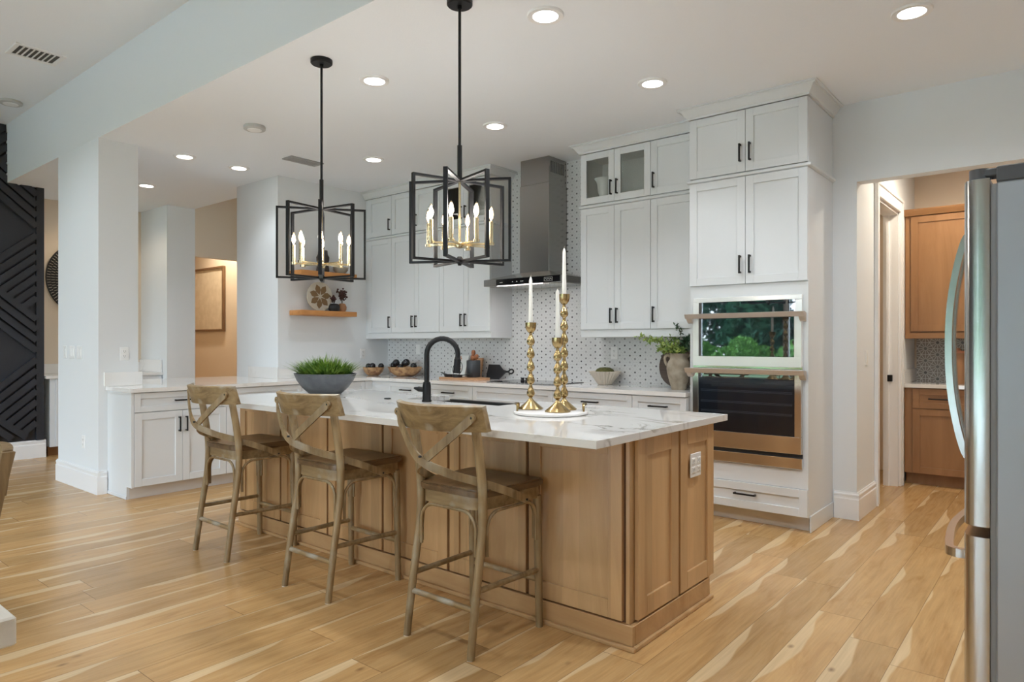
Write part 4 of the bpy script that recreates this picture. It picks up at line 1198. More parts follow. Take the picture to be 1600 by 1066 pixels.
# ================================================================ SHELVES ON THE LEFT WALL
for z, l in ((2.008, 'upper honey oak floating shelf seen through the left pendant'), (1.588, 'lower honey oak floating shelf with the woven disc')):
    one(MB().box(-6.42, -6.20, 4.085, 4.80, z, z + .053, .003).build('floating_shelf', 'shelf'), l, 'shelf', 'floating oak shelves')
def woven_disc(y, z, r, label, x=-6.36):
    t = thing('woven_disc', label, 'wall decor', (x, y, z))
    # disc facing +X, leaning a little on the wall
    MB().lathe([(0, 0), (r, -.004), (r * 1.005, .006), (r, .014), (0, .012)], 0, 0, r, 40, axis='X').build('tray', 'dish_pale', t, 40)
    m = MB()
    for k in range(7):
        a = 2 * pi * k / 7 + .12
        pts = []
        for u, w in ((.12, 0), (.42, .20), (.62, .20), (.86, 0), (.62, -.20), (.42, -.20)):
            Y = (u * cos(a) - w * sin(a)) * r; Z = (u * sin(a) + w * cos(a)) * r
            pts.append((Y, r + Z))
        m.prism(pts, .003, 'X', .012)
    m.build('petal_pattern', 'dish_brown', t)
    return t
woven_disc(4.395, 1.6415, .158, 'round woven disc with brown flower petals on the lower shelf', -6.33)
t = thing('black_pot', 'small black pot with dried stems on the lower shelf', 'vase', (-6.30, 4.565, 1.6415))
MB().lathe([(0, 0), (.048, 0), (.060, .02), (.062, .055), (.050, .080), (.030, .086), (.026, .08), (0, .06)], n=24).build('pot_body', 'blackmatte', t, 50)
t2 = thing('tan_pot', 'small tan round pot with dried stems on the lower shelf', 'vase', (-6.30, 4.672, 1.6415))
MB().lathe([(0, 0), (.034, 0), (.048, .025), (.050, .055), (.036, .085), (.018, .094), (.014, .088), (0, .07)], n=24).build('pot_body', 'tanceramic', t2, 50)
rnd = random.Random(5)
def sprig(par, base, n, h, spread, lm, sm, seed, ls=.012):
    r = random.Random(seed)
    st, lv = MB(), MB()
    for i in range(n):
        dx, dy = r.uniform(-spread, spread), r.uniform(-spread, spread)
        p = spline([base, (base[0] + dx * .4, base[1] + dy * .4, base[2] + h * .5), (base[0] + dx, base[1] + dy, base[2] + h * r.uniform(.75, 1.05))], 5)
        st.tube(p, .0018, 5)
        for q in p[5:]:
            for _ in range(3):
                o = Vector((r.gauss(0, .014), r.gauss(0, .014), r.gauss(0, .012)))
                lv.sphere(q.x + o.x, q.y + o.y, q.z + o.z, ls * r.uniform(.5, 1), 6)
    st.build('stems', sm, par); lv.build('buds', lm, par, 60)
sprig(t, (0, 0, .07), 4, .10, .06, 'dried', 'stem', 3, .011)
sprig(t2, (0, 0, .08), 5, .15, .08, 'dried', 'stem', 8, .012)
t = thing('ribbed_vase', 'dark brown ribbed vase on the upper shelf', 'vase', (-6.31, 4.425, 2.0615))
MB().lathe([(0, 0), (.062, 0), (.068, .02), (.064, .06), (.055, .095), (.066, .13), (.068, .165), (.052, .195), (.048, .24), (.042, .24), (.04, .2), (0, .19)], n=48, flute=.03, nf=16).build('vase_body', 'darkcer', t, 60)
t = thing('small_bowl', 'low pale stacked bowl at the right end of the upper shelf', 'bowl', (-6.31, 4.66, 2.0615))
MB().lathe([(0, 0), (.04, 0), (.05, .01), (.085, .05), (.080, .05), (.045, .016), (0, .014)], n=28).build('bowl_body', 'dish_pale', t, 50)
MB().lathe([(0, .02), (.05, .02), (.09, .075), (.085, .075), (.05, .03), (0, .025)], n=28).build('bowl_body', 'dish_pale', t, 50)

# ================================================================ ISLAND TOP OBJECTS
TOP = .9205
t = thing('grass_planter', 'slate grey oval bowl filled with green artificial grass', 'planter', (-4.25, 3.0, TOP))
MB().lathe([(0, 0), (.125, 0), (.135, .004), (.185, .045), (.228, .095), (.255, .150), (.246, .150), (.215, .10), (.17, .06), (0, .05)], n=56, sy=.80, sx=1.02).build('bowl', 'planter', t, 40)
MB().lathe([(0, .130), (.235, .132)], n=40, sy=.80).build('soil', 'soil', t)
r = random.Random(11)
V, F = [], []
for i in range(1150):
    a = r.uniform(0, 2 * pi); rad = math.sqrt(r.random()) * .205
    bx, by = rad * cos(a), rad * sin(a) * .8
    k = rad / .21
    out = r.uniform(.0, .05) + k * r.uniform(.05, .165)
    h = r.uniform(.09, .17) * (1.12 - .58 * k)
    a2 = a + r.gauss(0, .55)
    d = Vector((cos(a2), sin(a2), 0)); sd = Vector((-sin(a2), cos(a2), 0)) * r.uniform(.0040, .0068)
    if k > .7 and r.random() < .10: h = r.uniform(-.02, .03)
    b0 = Vector((bx, by, .132))
    i0 = len(V)
    for j in range(5):
        u = j / 4
        c = b0 + d * out * u ** 1.5 + Vector((0, 0, h * (u if h > .05 else (u - 1.2 * u * u) * .6 + u * h * 2)))
        w = sd * (1 - u ** 1.6) * (1 if u > 0 else .8)
        V.append(c - w); V.append(c + w)
    for j in range(4):
        F.append((i0 + 2 * j, i0 + 2 * j + 1, i0 + 2 * j + 3, i0 + 2 * j + 2))
me = bpy.data.meshes.new('grass_blades'); me.from_pydata([tuple(v) for v in V], [], F); me.materials.append(M['grass'])
o = bpy.data.objects.new('grass_blades', me); COL.objects.link(o); o.parent = t; o['kind'] = 'stuff'

TX, TY = -2.124, 2.90
t = thing('marble_tray', 'round white tray with two brass handles on the island', 'tray', (TX, TY, TOP), radians(35))
MB().lathe([(0, 0), (.188, 0), (.195, .004), (.195, .013), (.190, .017), (0, .017)], n=64).build('tray_body', 'marble', t, 40)
for s in (-1, 1):
    m = MB()
    m.tube([(s * .172, -.055, .017), (s * .172, -.055, .047), (s * .174, -.052, .050), (s * .188, 0, .052), (s * .174, .052, .050), (s * .172, .055, .047), (s * .172, .055, .017)], 0, flat=(.006, .010))
    m.build('tray_handle', 'brass', t, 30)
def candlestick(x, y, cup_top, n, label, ctop, clabel):
    z0 = TOP + .0175
    H = cup_top - z0
    t = thing('candlestick', label, 'candlestick', (x, y, z0), 0, 'brass beaded candlesticks')
    MB().lathe([(0, 0), (.066, 0), (.068, .004), (.060, .010), (.024, .040), (.012, .052), (.009, .060)], n=40).build('foot', 'brass', t, 40)
    zs = .060; ze = H - .056; p = (ze - zs) / n
    for i in range(n):
        a = zs + i * p
        MB().lathe([(.0078, a), (.0085, a + .03 * p)] + [(.0085 + .0135 * math.sin(pi * u ** .62) ** 1.15, a + (.05 + .83 * u) * p) for u in [i / 14 for i in range(1, 14)]] + [(.0085, a + .90 * p), (.0078, a + p)], n=28).build('bead', 'brass', t, 70)
    MB().lathe([(.0075, ze), (.014, ze + .002), (.026, ze + .018), (.030, ze + .036), (.0305, H), (.0275, H), (.026, ze + .034), (.020, ze + .016), (0, ze + .012)], n=32).build('cup', 'brass', t, 50)
    c = thing('taper_candle', clabel, 'candle', (x, y, z0 + ze + .0125), 0, 'white taper candles')
    hc = ctop - (z0 + ze + .0125)
    MB().lathe([(0, 0), (.0125, 0), (.0125, .02), (.0085, hc - .022), (.0045, hc - .006), (.001, hc)], n=20).build('wax', 'candle', c, 50)
    MB().tube([(0, 0, hc - .002), (.0015, 0, hc + .006), (.004, 0, hc + .009)], .001, 6).build('wick', 'wick', c)
candlestick(-2.256, 2.90, 1.402, 5, 'medium brass beaded candlestick on the left of the tray', 1.650, 'white taper candle in the left, medium brass candlestick')
candlestick(-2.050, 2.86, 1.320, 4, 'shortest brass beaded candlestick at the front of the tray', 1.570, 'white taper candle in the shortest, front brass candlestick')
candlestick(-2.100, 2.99, 1.553, 7, 'tallest brass beaded candlestick at the back of the tray', 1.800, 'white taper candle in the tallest brass candlestick')

# ================================================================ BACK COUNTER OBJECTS
def wooden_bowl(x, y, r, h, label, rz):
    t = thing('wooden_bowl', label, 'bowl', (x, y, TOP), rz, 'olive wood bowls')
    MB().lathe([(0, 0), (r * .45, 0), (r * .62, h * .12), (r * .88, h * .5), (r, h), (r * .95, h * 1.0), (r * .82, h * .55), (r * .5, h * .25), (0, h * .2)], n=48, sy=.85).build('bowl_body', 'bowlwood', t, 45)
wooden_bowl(-6.235, 5.06, .135, .095, 'smaller olive wood bowl in the corner behind the planter', 0)
wooden_bowl(-5.83, 5.18, .205, .105, 'larger olive wood bowl heaped with black balls', .2)
balls = [(-6.305, 5.045, .105, .034, 'black ball at the left in the smaller wooden bowl'), (-6.215, 5.03, .110, .036, 'black ball in the middle of the smaller wooden bowl'), (-6.165, 5.115, .108, .034, 'black ball at the right in the smaller wooden bowl'),
         (-5.985, 5.145, .120, .036, 'black ball at the far left of the larger wooden bowl'), (-5.915, 5.125, .150, .040, 'high black ball left of centre in the larger wooden bowl'), (-5.875, 5.215, .140, .036, 'black ball at the back of the larger wooden bowl'),
         (-5.820, 5.105, .105, .034, 'low black ball in the front of the larger wooden bowl'), (-5.790, 5.165, .155, .041, 'topmost black ball right of centre in the larger wooden bowl'), (-5.690, 5.185, .115, .037, 'black ball at the right end of the larger wooden bowl')]
for x, y, z, rr, l in balls:
    one(MB().sphere(x, y, TOP + z, rr, 20).build('decor_ball', 'ball', None, 60), l, 'ball', 'black balls in the wooden bowls')
# round wooden board with cookware
t = thing('serving_board', 'round-ended wooden board under crock and skillets on the counter', 'cutting board', (-4.80, 5.09, TOP))
MB().prism([(-.27 + .08 * (1 - cos(radians(a))), .10 * sin(radians(a - 90)) * 1.2) for a in range(0, 181, 15)] + [(.20 + .07 * cos(radians(a)), .12 * sin(radians(a))) for a in range(90, -91, -15)], .022, 'Z', 0).build('board', 'boardwood', t, 40)
def skillet(x, y, z, r, ang, label):
    t = thing('skillet', label, 'skillet', (x, y, z), ang, 'small cast iron skillets')
    MB().lathe([(0, 0), (r * .85, 0), (r, .026), (r * .95, .026), (r * .80, .006), (0, .006)], n=32).build('pan', 'iron', t, 45)
    MB().tube([(r * .95, 0, .022), (r + .05, 0, .030), (r + .105, 0, .040)], 0, flat=(.007, .022)).build('handle', 'iron', t, 30)
skillet(-4.985, 5.055, TOP + .0225, .072, pi * .93, 'flat black skillet lying at the left end of the wooden board')
skillet(-4.85, 5.015, TOP + .0235, .055, radians(20), 'small black skillet with handle pointing to the crock')
t = thing('utensil_crock', 'dark grey cylindrical crock holding wooden spoons', 'crock', (-4.765, 5.165, TOP + .0225))
MB().lathe([(0, 0), (.068, 0), (.072, .005), (.072, .168), (.070, .172), (.064, .172), (.064, .015), (0, .015)], n=40).build('crock_body', 'crock', t, 40)
r = random.Random(4)
for i, (a, tilt, l) in enumerate(((2.6, .30, 'leftmost wooden spoon in the dark crock'), (1.5, .12, 'tallest wooden spoon in the dark crock'), (-.8, .16, 'short wooden spoon at the front of the dark crock'), (.15, .34, 'wooden spoon leaning right in the dark crock'))):
    s = thing('wooden_spoon', l, 'spoon', (-4.765 - .028 * cos(a), 5.165 - .028 * sin(a), TOP + .045), 0, 'wooden spoons in the crock')
    dx, dy = sin(tilt) * cos(a), sin(tilt) * sin(a); L = (.215, .26, .20, .225)[i]
    top = Vector((dx * L, dy * L, cos(tilt) * L)); u = top.normalized()
    MB().tube([(0, 0, 0), u * (L * .72), u * (L * .76)], [.0055, .006, .008], 8).build('handle', 'spoon', s, 50)
    MB().tube([u * (L * .74), u * (L * .80), u * (L * .90), u * (L * .98), u * L], [.008, .018, .023, .016, .004], 12).build('spoon_head', 'spoon', s, 60)
# boards leaning against the mosaic
t = thing('leaning_board', 'brown wooden cutting board leaning on the mosaic behind the crock', 'cutting board', (-4.93, 5.385, TOP))
MB().hexa([(-.10, -.045, 0), (.10, -.045, 0), (.10, -.027, 0), (-.10, -.027, 0), (-.085, .010, .215), (.085, .010, .215), (.085, .028, .215), (-.085, .028, .215)]).build('board', 'boardwood', t)
t = thing('art_panel', 'pale tilted panel with a copper wreath print beside the spray head', 'art panel', (-5.11, 5.34, TOP))
def tilt_pt(u, v, o): return (u, -.055 + .25 * v - o, v)
MB().hexa([tilt_pt(-.11, 0, 0), tilt_pt(.09, 0, 0), tilt_pt(.09, 0, -.012), tilt_pt(-.11, 0, -.012), tilt_pt(-.11, .24, 0), tilt_pt(.115, .24, 0), tilt_pt(.115, .24, -.012), tilt_pt(-.11, .24, -.012)]).build('panel', 'print', t)
m = MB()
m.tube([tilt_pt(-.02 + .07 * cos(2 * pi * i / 28), .10 + .075 * sin(2 * pi * i / 28), .002) for i in range(28)], .003, 6, closed=True)
m.build('ring_print', 'iron', t)
m = MB(); r = random.Random(2)
for i in range(16):
    a = r.uniform(0, 2 * pi); q = r.uniform(.0, .05)
    p = tilt_pt(-.02 + q * cos(a), .10 + q * sin(a), .002); m.sphere(p[0], p[1], p[2], r.uniform(.005, .010), 8, .6)
for i in range(7):
    a = 2 * pi * i / 7; p = tilt_pt(-.01 + .022 * cos(a), .205 + .022 * sin(a), .002); m.sphere(p[0], p[1], p[2], .008, 8)
m.build('flower_print', 'copper', t, 60)
t = thing('paddle_board', 'black paddle board with holed handle leaning right of the crock', 'cutting board', (-4.60, 5.355, TOP))
m = MB()
def tp(u, v): return (u, -.05 + .30 * v)
body_ = [(-.12, 0), (.05, .0), (.075, .02), (.11, .055), (.125, .070), (.12, .09), (.085, .098), (.05, .125), (.02, .15), (-.12, .15)]
v0 = [m.bm.verts.new((u, tp(u, v)[1], v)) for u, v in body_]; v1 = [m.bm.verts.new((u, tp(u, v)[1] + .016, v)) for u, v in body_]
m.bm.faces.new(v0); m.bm.faces.new(v1[::-1])
for i in range(len(body_)):
    j = (i + 1) % len(body_); m.bm.faces.new([v0[i], v0[j], v1[j], v1[i]])
m.build('paddle', 'blackmatte', t)
m = MB().tube([(.115, tp(0, .079)[1] + .008, .079), (.165, tp(0, .082)[1] + .008, .082)], 0, flat=(.020, .014))
m.tube([(.195 + .030 * cos(2 * pi * i / 20), tp(0, .084)[1] + .008 + .3 * .021 * sin(2 * pi * i / 20), .084 + .021 * sin(2 * pi * i / 20)) for i in range(20)], .0085, 8, closed=True)
m.build('handle', 'blackmatte', t, 50)
# fluted bowl with moss
t = thing('fluted_bowl', 'cream scalloped bowl holding a ball of moss', 'bowl', (-3.255, 5.27, TOP))
MB().lathe([(0, 0), (.055, 0), (.062, .006), (.095, .055), (.138, .118), (.130, .120), (.085, .06), (.05, .022), (0, .02)], n=168, flute=.075, nf=24).build('bowl_body', 'plaster', t, 60)
one(MB().lathe([(0, .045), (.05, .05), (.085, .085), (.090, .110), (.074, .138), (.045, .152), (0, .156)], -3.255, 5.27, TOP, 28).build('moss_ball', 'moss', None, 60), 'dark green moss ball heaped in the scalloped bowl', 'moss')
# round dark board leaning behind the jar
t = thing('round_board', 'round dark walnut board leaning behind the clay jar', 'cutting board', (-2.55, 5.31, TOP))
m = MB(); n = 48; R = .195
a0 = [m.bm.verts.new((R * cos(2 * pi * i / n), -.04 + .30 * (R + R * sin(2 * pi * i / n)) , R + R * sin(2 * pi * i / n))) for i in range(n)]
a1 = [m.bm.verts.new((v.co.x, v.co.y + .02, v.co.z)) for v in a0]
m.bm.faces.new(a0); m.bm.faces.new(a1[::-1])
for i in range(n): m.bm.faces.new([a0[i], a0[(i + 1) % n], a1[(i + 1) % n], a1[i]])
m.build('board', 'walnut', t)
# clay amphora with sprigs
AX, AY = -2.435, 5.055
t = thing('clay_jar', 'weathered two-handled clay jar with green sprigs', 'vase', (AX, AY, TOP), radians(30))
MB().lathe([(0, 0), (.054, 0), (.058, .006), (.060, .02), (.075, .07), (.090, .13), (.096, .170), (.093, .200), (.080, .228), (.070, .240), (.068, .258), (.074, .276), (.078, .288), (.070, .290), (.060, .27), (.058, .24), (0, .22)], n=48).build('jar_body', 'clay', t, 50)
for s in (-1, 1):
    MB().tube(spline([(s * .066, 0, .262), (s * .085, 0, .275), (s * .105, 0, .262), (s * .108, 0, .235), (s * .098, 0, .205), (s * .088, 0, .192)], 5), .0105, 10).build('jar_handle', 'clay', t, 60)
def leafy(parent, name, paths, seed, mat, ll=.026, per=7, lw=.32):
    r = random.Random(seed); st = MB(); V, F = [], []
    for pth in paths:
        p = spline(pth, 8); st.tube(p, .0016, 5)
        for i in range(6, len(p)):
            for _ in range(per):
                q = p[i] + Vector((r.gauss(0, .008), r.gauss(0, .008), r.gauss(0, .008)))
                d = Vector((r.gauss(0, 1), r.gauss(0, 1), r.gauss(.2, .8))).normalized()
                L = ll * r.uniform(.6, 1.25); sd = d.orthogonal().normalized(); sd.rotate(Matrix.Rotation(r.uniform(0, 6.28), 3, d)); nn = d.cross(sd)
                i0 = len(V)
                for u, w, c in ((0, 0, 0), (.35, lw, .06), (.35, -lw, .06), (.7, lw * .75, .05), (.7, -lw * .75, .05), (1, 0, 0)):
                    V.append(q + d * L * u + sd * L * w * .6 + nn * L * c)
                F += [(i0, i0 + 1, i0 + 2), (i0 + 1, i0 + 3, i0 + 4, i0 + 2), (i0 + 3, i0 + 5, i0 + 4)]
    me = bpy.data.meshes.new(name); me.from_pydata([tuple(v) for v in V], [], F); me.materials.append(M[mat])
    o = bpy.data.objects.new(name, me); COL.objects.link(o); o.parent = parent; o['kind'] = 'stuff'
    st.build('stems', 'stem', parent)
g = thing('green_sprigs', 'bunch of green leafy sprigs standing in the clay jar', 'plant', (AX, AY, TOP + .245))
leafy(g, 'light_leaves', [[(0, 0, -.02), (-.06, -.01, .07), (-.18, -.03, .15), (-.345, -.04, .18)], [(0, 0, -.02), (-.05, .02, .07), (-.15, .02, .14), (-.29, .01, .15)], [(0, 0, -.02), (-.03, -.03, .06), (-.09, -.05, .08), (-.15, -.06, .07)], [(0, 0, -.02), (-.02, .03, .09), (-.07, .06, .16), (-.14, .08, .19)], [(0, 0, -.02), (-.02, -.03, .05), (-.03, -.06, .08), (-.02, -.09, .08)], [(0, 0, -.02), (.01, -.02, .05), (.03, -.04, .075), (.06, -.05, .07)]], 21, 'leaf', .042, 6, .27)
leafy(g, 'dark_leaves', [[(0, 0, -.02), (.03, .0, .09), (.06, .01, .15), (.10, .02, .17)], [(0, 0, -.02), (.04, -.02, .06), (.09, -.02, .10), (.13, -.02, .10)], [(0, 0, -.02), (.02, .03, .08), (.04, .06, .13), (.05, .09, .15)]], 22, 'leaf_dark', .040, 7, .3)
leafy(g, 'tall_sprig_leaves', [[(0, 0, -.02), (.02, 0, .12), (.015, 0, .20), (.0, .0, .25), (-.015, 0, .275)]], 23, 'leaf_dark', .026, 2, .3)

# ================================================================ REFRIGERATOR (faces -X)
FX, FY = -.165, 2.312
t = thing('refrigerator', 'stainless french door refrigerator with dark grey side at right edge', 'refrigerator', (FX, FY, 0))
MB().box(0, .76, 0, .905, .03, 1.738, .004).build('cabinet_body', 'fridge_side', t)
MB().box(.0, .76, .0, .905, 1.7385, 1.782, .003).build('top_cap', 'fridge_cap', t)
MB().box(.02, .74, .03, .88, 0, .03).build('base_grille', 'blackmatte', t)
MB().box(-.014, -.0005, .008, .897, .06, 1.735).build('gasket', 'gasket', t)
def fdoor(y0, y1, z0, z1, near, far):
    prof = [(-.015, y0 + .002)]
    if near: prof += [(-.040, y0), (-.058, y0 + .004), (-.070, y0 + .014), (-.078, y0 + .040)]
    else: prof += [(-.082, y0 + .004)]
    if far: prof += [(-.078, y1 - .040), (-.070, y1 - .014), (-.058, y1 - .004), (-.040, y1)]
    else: prof += [(-.082, y1 - .004)]
    prof += [(-.015, y1 - .002)]
    m = MB().prism(prof, z1 - z0, 'Z', z0)
    return m
d = fdoor(0, .452, .775, 1.752, True, False).build('door', 'steel', t, 35)
MB().tube(spline([(-.078, .405, .90), (-.115, .405, .93), (-.150, .405, 1.10), (-.160, .405, 1.28), (-.150, .405, 1.46), (-.115, .405, 1.63), (-.078, .405, 1.66)], 6), 0, flat=(.030, .020), up=(0, 1, 0)).build('handle', 'steel', d, 40)
d2 = fdoor(.455, .905, .775, 1.752, False, True).build('door', 'steel', t, 35)
MB().tube(spline([(-.078, .50, .90), (-.115, .50, .93), (-.150, .50, 1.10), (-.160, .50, 1.28), (-.150, .50, 1.46), (-.115, .50, 1.63), (-.078, .50, 1.66)], 6), 0, flat=(.030, .020), up=(0, 1, 0)).build('handle', 'steel', d2, 40)
d3 = fdoor(0, .905, .06, .745, True, True).build('freezer_drawer', 'steel', t, 35)
MB().tube(spline([(-.076, .10, .668), (-.110, .105, .668), (-.130, .16, .668), (-.150, .45, .668), (-.130, .745, .668), (-.110, .80, .668), (-.076, .805, .668)], 6), 0, flat=(.026, .022), up=(0, 0, 1)).build('handle', 'steel', d3, 40)
MB().lathe([(.026, 1.753), (.026, 1.782)], -.040, .032, 0, 24).box(-.05, .03, .008, .06, 1.757, 1.780, .004).build('hinge_cover', 'fridge_cap', t, 40)

# ================================================================ PANTRY
def pantry_cab():
    PY = 7.150
    t = thing('pantry_base_cabinet', 'stained wooden base cabinet at the end of the passage', 'cabinet', (-1.200, PY, 0))
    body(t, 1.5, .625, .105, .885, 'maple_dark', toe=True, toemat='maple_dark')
    MB().box(0, .062, -.004, -.0005, .105, .885).build('filler', 'maple_dark', t)
    for a, b, s in ((.064, .72, 'a'), (.724, 1.38, 'b')):
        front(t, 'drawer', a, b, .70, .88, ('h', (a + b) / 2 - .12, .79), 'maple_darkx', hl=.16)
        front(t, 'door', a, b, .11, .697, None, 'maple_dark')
    t = thing('pantry_wall_cabinet', 'stained wooden wall cabinet with crown at the end of the passage', 'cabinet', (-1.215, 7.27, 1.335))
    H = 2.50 - 1.335
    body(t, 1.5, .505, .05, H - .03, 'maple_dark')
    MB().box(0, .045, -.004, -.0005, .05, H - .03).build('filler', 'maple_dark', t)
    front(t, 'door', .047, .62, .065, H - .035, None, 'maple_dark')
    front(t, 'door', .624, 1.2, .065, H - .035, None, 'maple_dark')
    MB().box(-.0, 1.5, -.012, .03, 0, .05).build('light_rail', 'maple_darkx', t)
    sweep(MB(), [(0, 0), (.012, .0), (.03, .04), (.035, .055), (.035, .06), (0, .06)], [(-.001, -.022, 0, -1, H - .03), (1.5, -.022, 0, -1, H - .03)]).box(0, 1.5, -.022, .5, H - .03, H + .03).build('crown', 'maple_darkx', t)
    t = thing('pantry_countertop', 'white quartz counter on the wooden passage cabinet', 'countertop', (0, 0, 0))
    MB().box(-1.219, .30, 7.115, 7.775, .8865, .92, .002).build('slab', 'quartz', t)
    MB().box(-1.219, -1.200, 7.15, 7.77, .9205, 1.045, .002).build('backsplash_lip', 'quartz', t)
    struct('wall_pantry_tile', MB().box(-1.20, .30, 7.768, 7.779, .9205, 1.334), 'tile_grey', 'grey star tile with white lines behind the pantry counter', 'backsplash')
    t = thing('canister', 'tan canister with dark lid on the pantry counter', 'canister', (-.815, 7.42, .9205))
    MB().lathe([(0, 0), (.07, 0), (.075, .01), (.075, .27), (.07, .28), (0, .28)], n=32).build('canister_body', 'tanceramic', t, 40)
    MB().lathe([(0, .281), (.072, .281), (.07, .30), (.02, .305), (.018, .325), (0, .33)], n=32).build('lid', 'copper', t, 40)
    t = thing('coffee_maker', 'white and black coffee maker mostly hidden by the refrigerator handle', 'coffee maker', (-.64, 7.44, .9205))
    MB().box(-.08, .10, -.14, .14, 0, .05, .008).box(-.08, .10, .02, .14, .05, .34, .008).build('housing', 'blackmatte', t)
    MB().box(-.085, .105, -.14, .14, .25, .34, .012).build('head', 'plastic', t)
    MB().lathe([(0, .05), (.06, .05), (.065, .15), (.05, .19), (0, .19)], .01, -.06, 0, 24).build('carafe', 'screen', t, 40)
pantry_cab()

# ================================================================ ALCOVE BUILT-IN AND HALL
t = thing('alcove_cabinet', 'white built-in cabinet in the alcove below the black disc', 'cabinet', (-9.02, 2.66, 0), R90)
body(t, 1.235, .62, .105, .885, toe=True, toemat='maple_dark')
MB().box(0, .05, -.004, -.0005, .105, .885).build('filler', 'cab', t)
for i in range(3):
    a = .052 + i * .393
    front(t, 'drawer', a, a + .391, .72, .880)
    front(t, 'door', a, a + .391, .108, .717)
t = thing('alcove_countertop', 'white counter in the alcove with raised ends', 'countertop', (0, 0, 0))
MB().box(-9.645, -8.98, 2.61, 3.895, .8865, .92, .002).build('slab', 'quartz', t)
MB().box(-9.645, -9.0, 3.876, 3.8945, .9205, 1.08, .002).build('backsplash_lip', 'quartz', t)
MB().box(-9.648, -9.63, 2.62, 3.875, .9205, 1.04, .002).build('backsplash_lip', 'quartz', t)
t = thing('wall_disc', 'large round black woven disc on the tan alcove wall', 'wall decor', (-9.648, 3.27, 2.10))
R = .475
MB().tube([(.03, R * cos(2 * pi * i / 64), R * sin(2 * pi * i / 64)) for i in range(64)], .008, 8, closed=True).build('rim', 'blackmatte', t, 60)
MB().lathe([(0, .004), (R * .985, .012), (R * .985, .016), (0, .010)], 0, 0, 0, 48, axis='X').build('backing', 'blackmatte', t, 40)
m = MB(); r = random.Random(9)
for ring in range(9):
    r0 = .06 + ring * .046; nn = int(14 + ring * 9)
    for i in range(nn):
        a = 2 * pi * (i + .5 * (ring % 2)) / nn
        u = Vector((0, cos(a), sin(a)))
        m.tube([u * r0 + Vector((.022, 0, 0)), u * (r0 + .04) + Vector((.034, 0, 0))], 0, flat=(.004, .007))
m.build('woven_slats', 'dish_pale', t)
t = thing('framed_relief', 'framed cream relief picture in the warm-lit hall', 'picture', (-11.15, 5.598, 2.02))
w, h = .52, .53
MB().box(-w, w, -.05, 0, h - .035, h, .003).box(-w, w, -.05, 0, -h, -h + .035, .003).box(-w, -w + .035, -.05, 0, -h + .035, h - .035, .003).box(w - .035, w, -.05, 0, -h + .035, h - .035, .003).build('picture_frame', 'frame', t)
MB().box(-w + .034, w - .034, -.030, -.002, -h + .034, h - .034).build('relief', 'canvas', t)

# ================================================================ DINING TABLE AND CHAIR (lower left corner)
t = thing('dining_table', 'pale wooden dining table, only one corner visible at lower left', 'table', (-2.70, -.10, 0))
MB().box(-1.10, 1.115, -.52, .512, .703, .76, .004).build('tabletop', 'tabletop', t)
for x in (-.98, .99):
    for y in (-.42, .41):
        MB().lathe([(.03, 0), (.032, .02), (.045, .5), (.05, .70)], x, y, 0, 20).build('leg', 'tabletop', t, 40)
t = thing('dining_chair', 'oak dining chair with slanted back post cut by the left edge', 'chair', (-3.925, .645, 0))
MB().box(-.22, .22, -.20, .22, .42, .475, .015, 2).build('seat', 'linen', t)
MB().box(-.22, .22, -.20, .21, .375, .419, .003).build('seat_frame', 'chairwood', t)
for s in (-1, 1):
    x = s * .215
    p = [(x, .215, 0), (x, .20, .2), (x, .215, .42), (x, .255, .65), (x, .285, .80)]
    m = MB()
    R = []
    for (a, b, c), wd in zip(p, (.030, .034, .038, .044, .050)):
        R.append([m.bm.verts.new(q) for q in ((a - .02, b - wd / 2, c), (a + .02, b - wd / 2, c), (a + .02, b + wd / 2, c), (a - .02, b + wd / 2, c))])
    for A, B in zip(R, R[1:]):
        for k in range(4): m.bm.faces.new([A[k], A[(k + 1) % 4], B[(k + 1) % 4], B[k]])
    m.bm.faces.new(R[0][::-1]); m.bm.faces.new(R[-1])
    m.build('back_post', 'chairwood', t)
    MB().box(x - .02, x + .02, -.205, -.165, 0, .419, .004).build('leg', 'chairwood', t)
m = MB(); R = []
for i in range(11):
    x = -.195 + .39 * i / 10; y = .265 + .03 * (1 - (x / .195) ** 2)
    R.append([m.bm.verts.new(q) for q in ((x, y - .02, .60), (x, y + .02, .60), (x, y + .045, .805 + .012 * (1 - (x / .195) ** 2)), (x, y + .005, .805 + .012 * (1 - (x / .195) ** 2)))])
for A, B in zip(R, R[1:]):
    for k in range(4): m.bm.faces.new([A[k], A[(k + 1) % 4], B[(k + 1) % 4], B[k]])
m.bm.faces.new(R[0][::-1]); m.bm.faces.new(R[-1])
m.build('backrest', 'chairwood', t, 35)

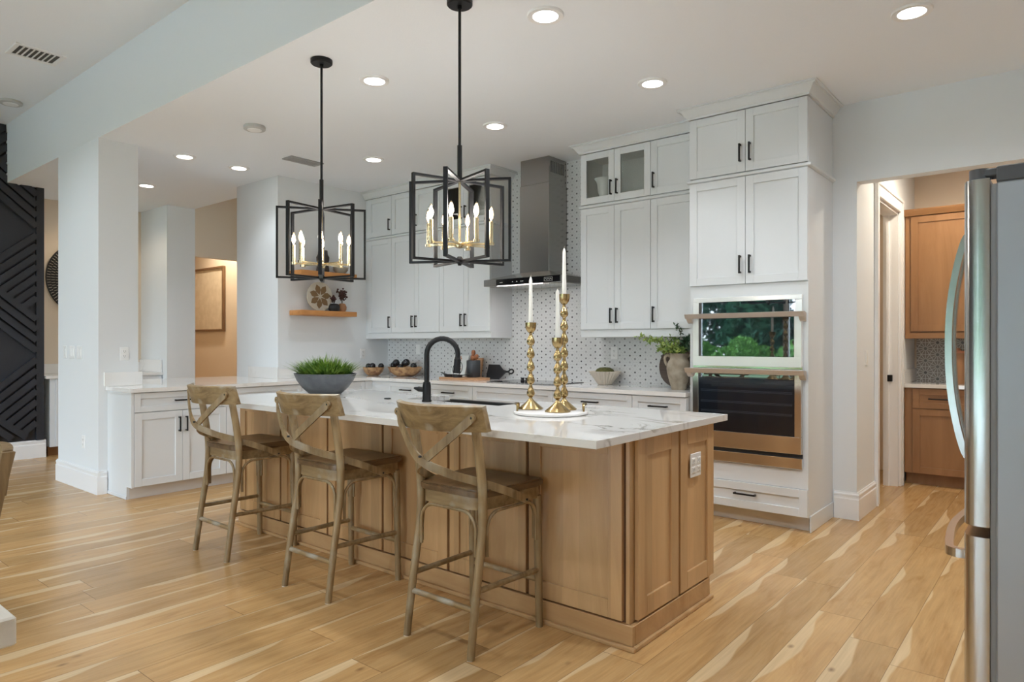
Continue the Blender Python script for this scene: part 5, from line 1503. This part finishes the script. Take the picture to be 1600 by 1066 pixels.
# ================================================================ GARDEN BEYOND THE GLASS DOORS
struct('ground_bounce_patio', MB().box(-16, 8, -11, -5.305, -.10, -.012), 'bounce_patio', 'unseen pale terrace added outside the glass doors to bounce neutral light', 'terrace')  # unseen slab added so the bounce from outside stays neutral
struct('ground_lawn', MB().box(-45, 35, -60, -11.0, -.12, -.02), 'lawn', 'green lawn beyond the glass doors', 'lawn')
def cloud(n, blobs, size, seed):
    r = random.Random(seed); V, F = [], []
    tot = sum(b[3] * b[4] * b[5] for b in blobs)
    for (x, y, z, a, b, c) in blobs:
        for _ in range(max(4, int(n * a * b * c / tot))):
            d = Vector((r.gauss(0, 1), r.gauss(0, 1), r.gauss(0, 1))).normalized() * (r.uniform(.55, 1) ** .5)
            p = Vector((x + d.x * a, y + d.y * b, z + d.z * c))
            u = Vector((r.gauss(0, 1), r.gauss(0, 1), r.gauss(0, 1))).normalized(); v = u.orthogonal().normalized()
            s = size * r.uniform(.6, 1.4); i0 = len(V)
            V += [p - u * s, p + v * s * .55, p + u * s, p - v * s * .55]
            F.append((i0, i0 + 1, i0 + 2, i0 + 3))
    return V, F
def plantobj(name, par, VF, mat):
    me = bpy.data.meshes.new(name); me.from_pydata([tuple(v) for v in VF[0]], [], VF[1]); me.materials.append(M[mat])
    o = bpy.data.objects.new(name, me); COL.objects.link(o); o.parent = par
    return o
r = random.Random(31)
TL = 'dense green tree of the wood mirrored in the upper oven door'
tree = thing('tree', TL, 'tree', (0, 0, 0), 0, 'trees mirrored in the oven door')
bl = [(r.gauss(0, 1.1), r.gauss(0, .9), r.uniform(.6, 7.5), r.uniform(.9, 1.6), r.uniform(.8, 1.4), r.uniform(.7, 1.2)) for _ in range(30)]
plantobj('foliage', tree, cloud(7500, bl, .22, 7), 'tree')
MB().tube([(0, 0, 0), (.1, 0, 2.5), (-.1, .1, 6.5)], [.16, .12, .04], 8).build('trunk', 'bark', tree, 50)
tree.location = (-12.2, -24, 0)
for x, y in ((-17.4, -24.4), (-7.0, -24.2), (-22.5, -24), (-20.2, -30.5), (-14.8, -30), (-9.4, -30.6), (-4, -30.2)):
    copy_tree(tree, (x, y, 0), r.uniform(0, 6))
SL = 'bright green shrub at the foot of the wood mirrored in the upper oven door'
sh = thing('shrub', SL, 'shrub', (0, 0, 0), 0, 'shrubs mirrored in the oven door')
bl = [(r.gauss(0, .5), r.gauss(0, .4), r.uniform(.35, 1.2), .62, .5, .42) for _ in range(14)]
plantobj('foliage', sh, cloud(3400, bl, .09, 9), 'shrub')
sh.location = (-11, -19.5, 0)
for i, x in enumerate((-18.2, -15.8, -13.4, -8.6, -6.2)):
    copy_tree(sh, (x, -19.5 + r.uniform(-.5, .5), r.uniform(-.25, .05)), r.uniform(0, 6))
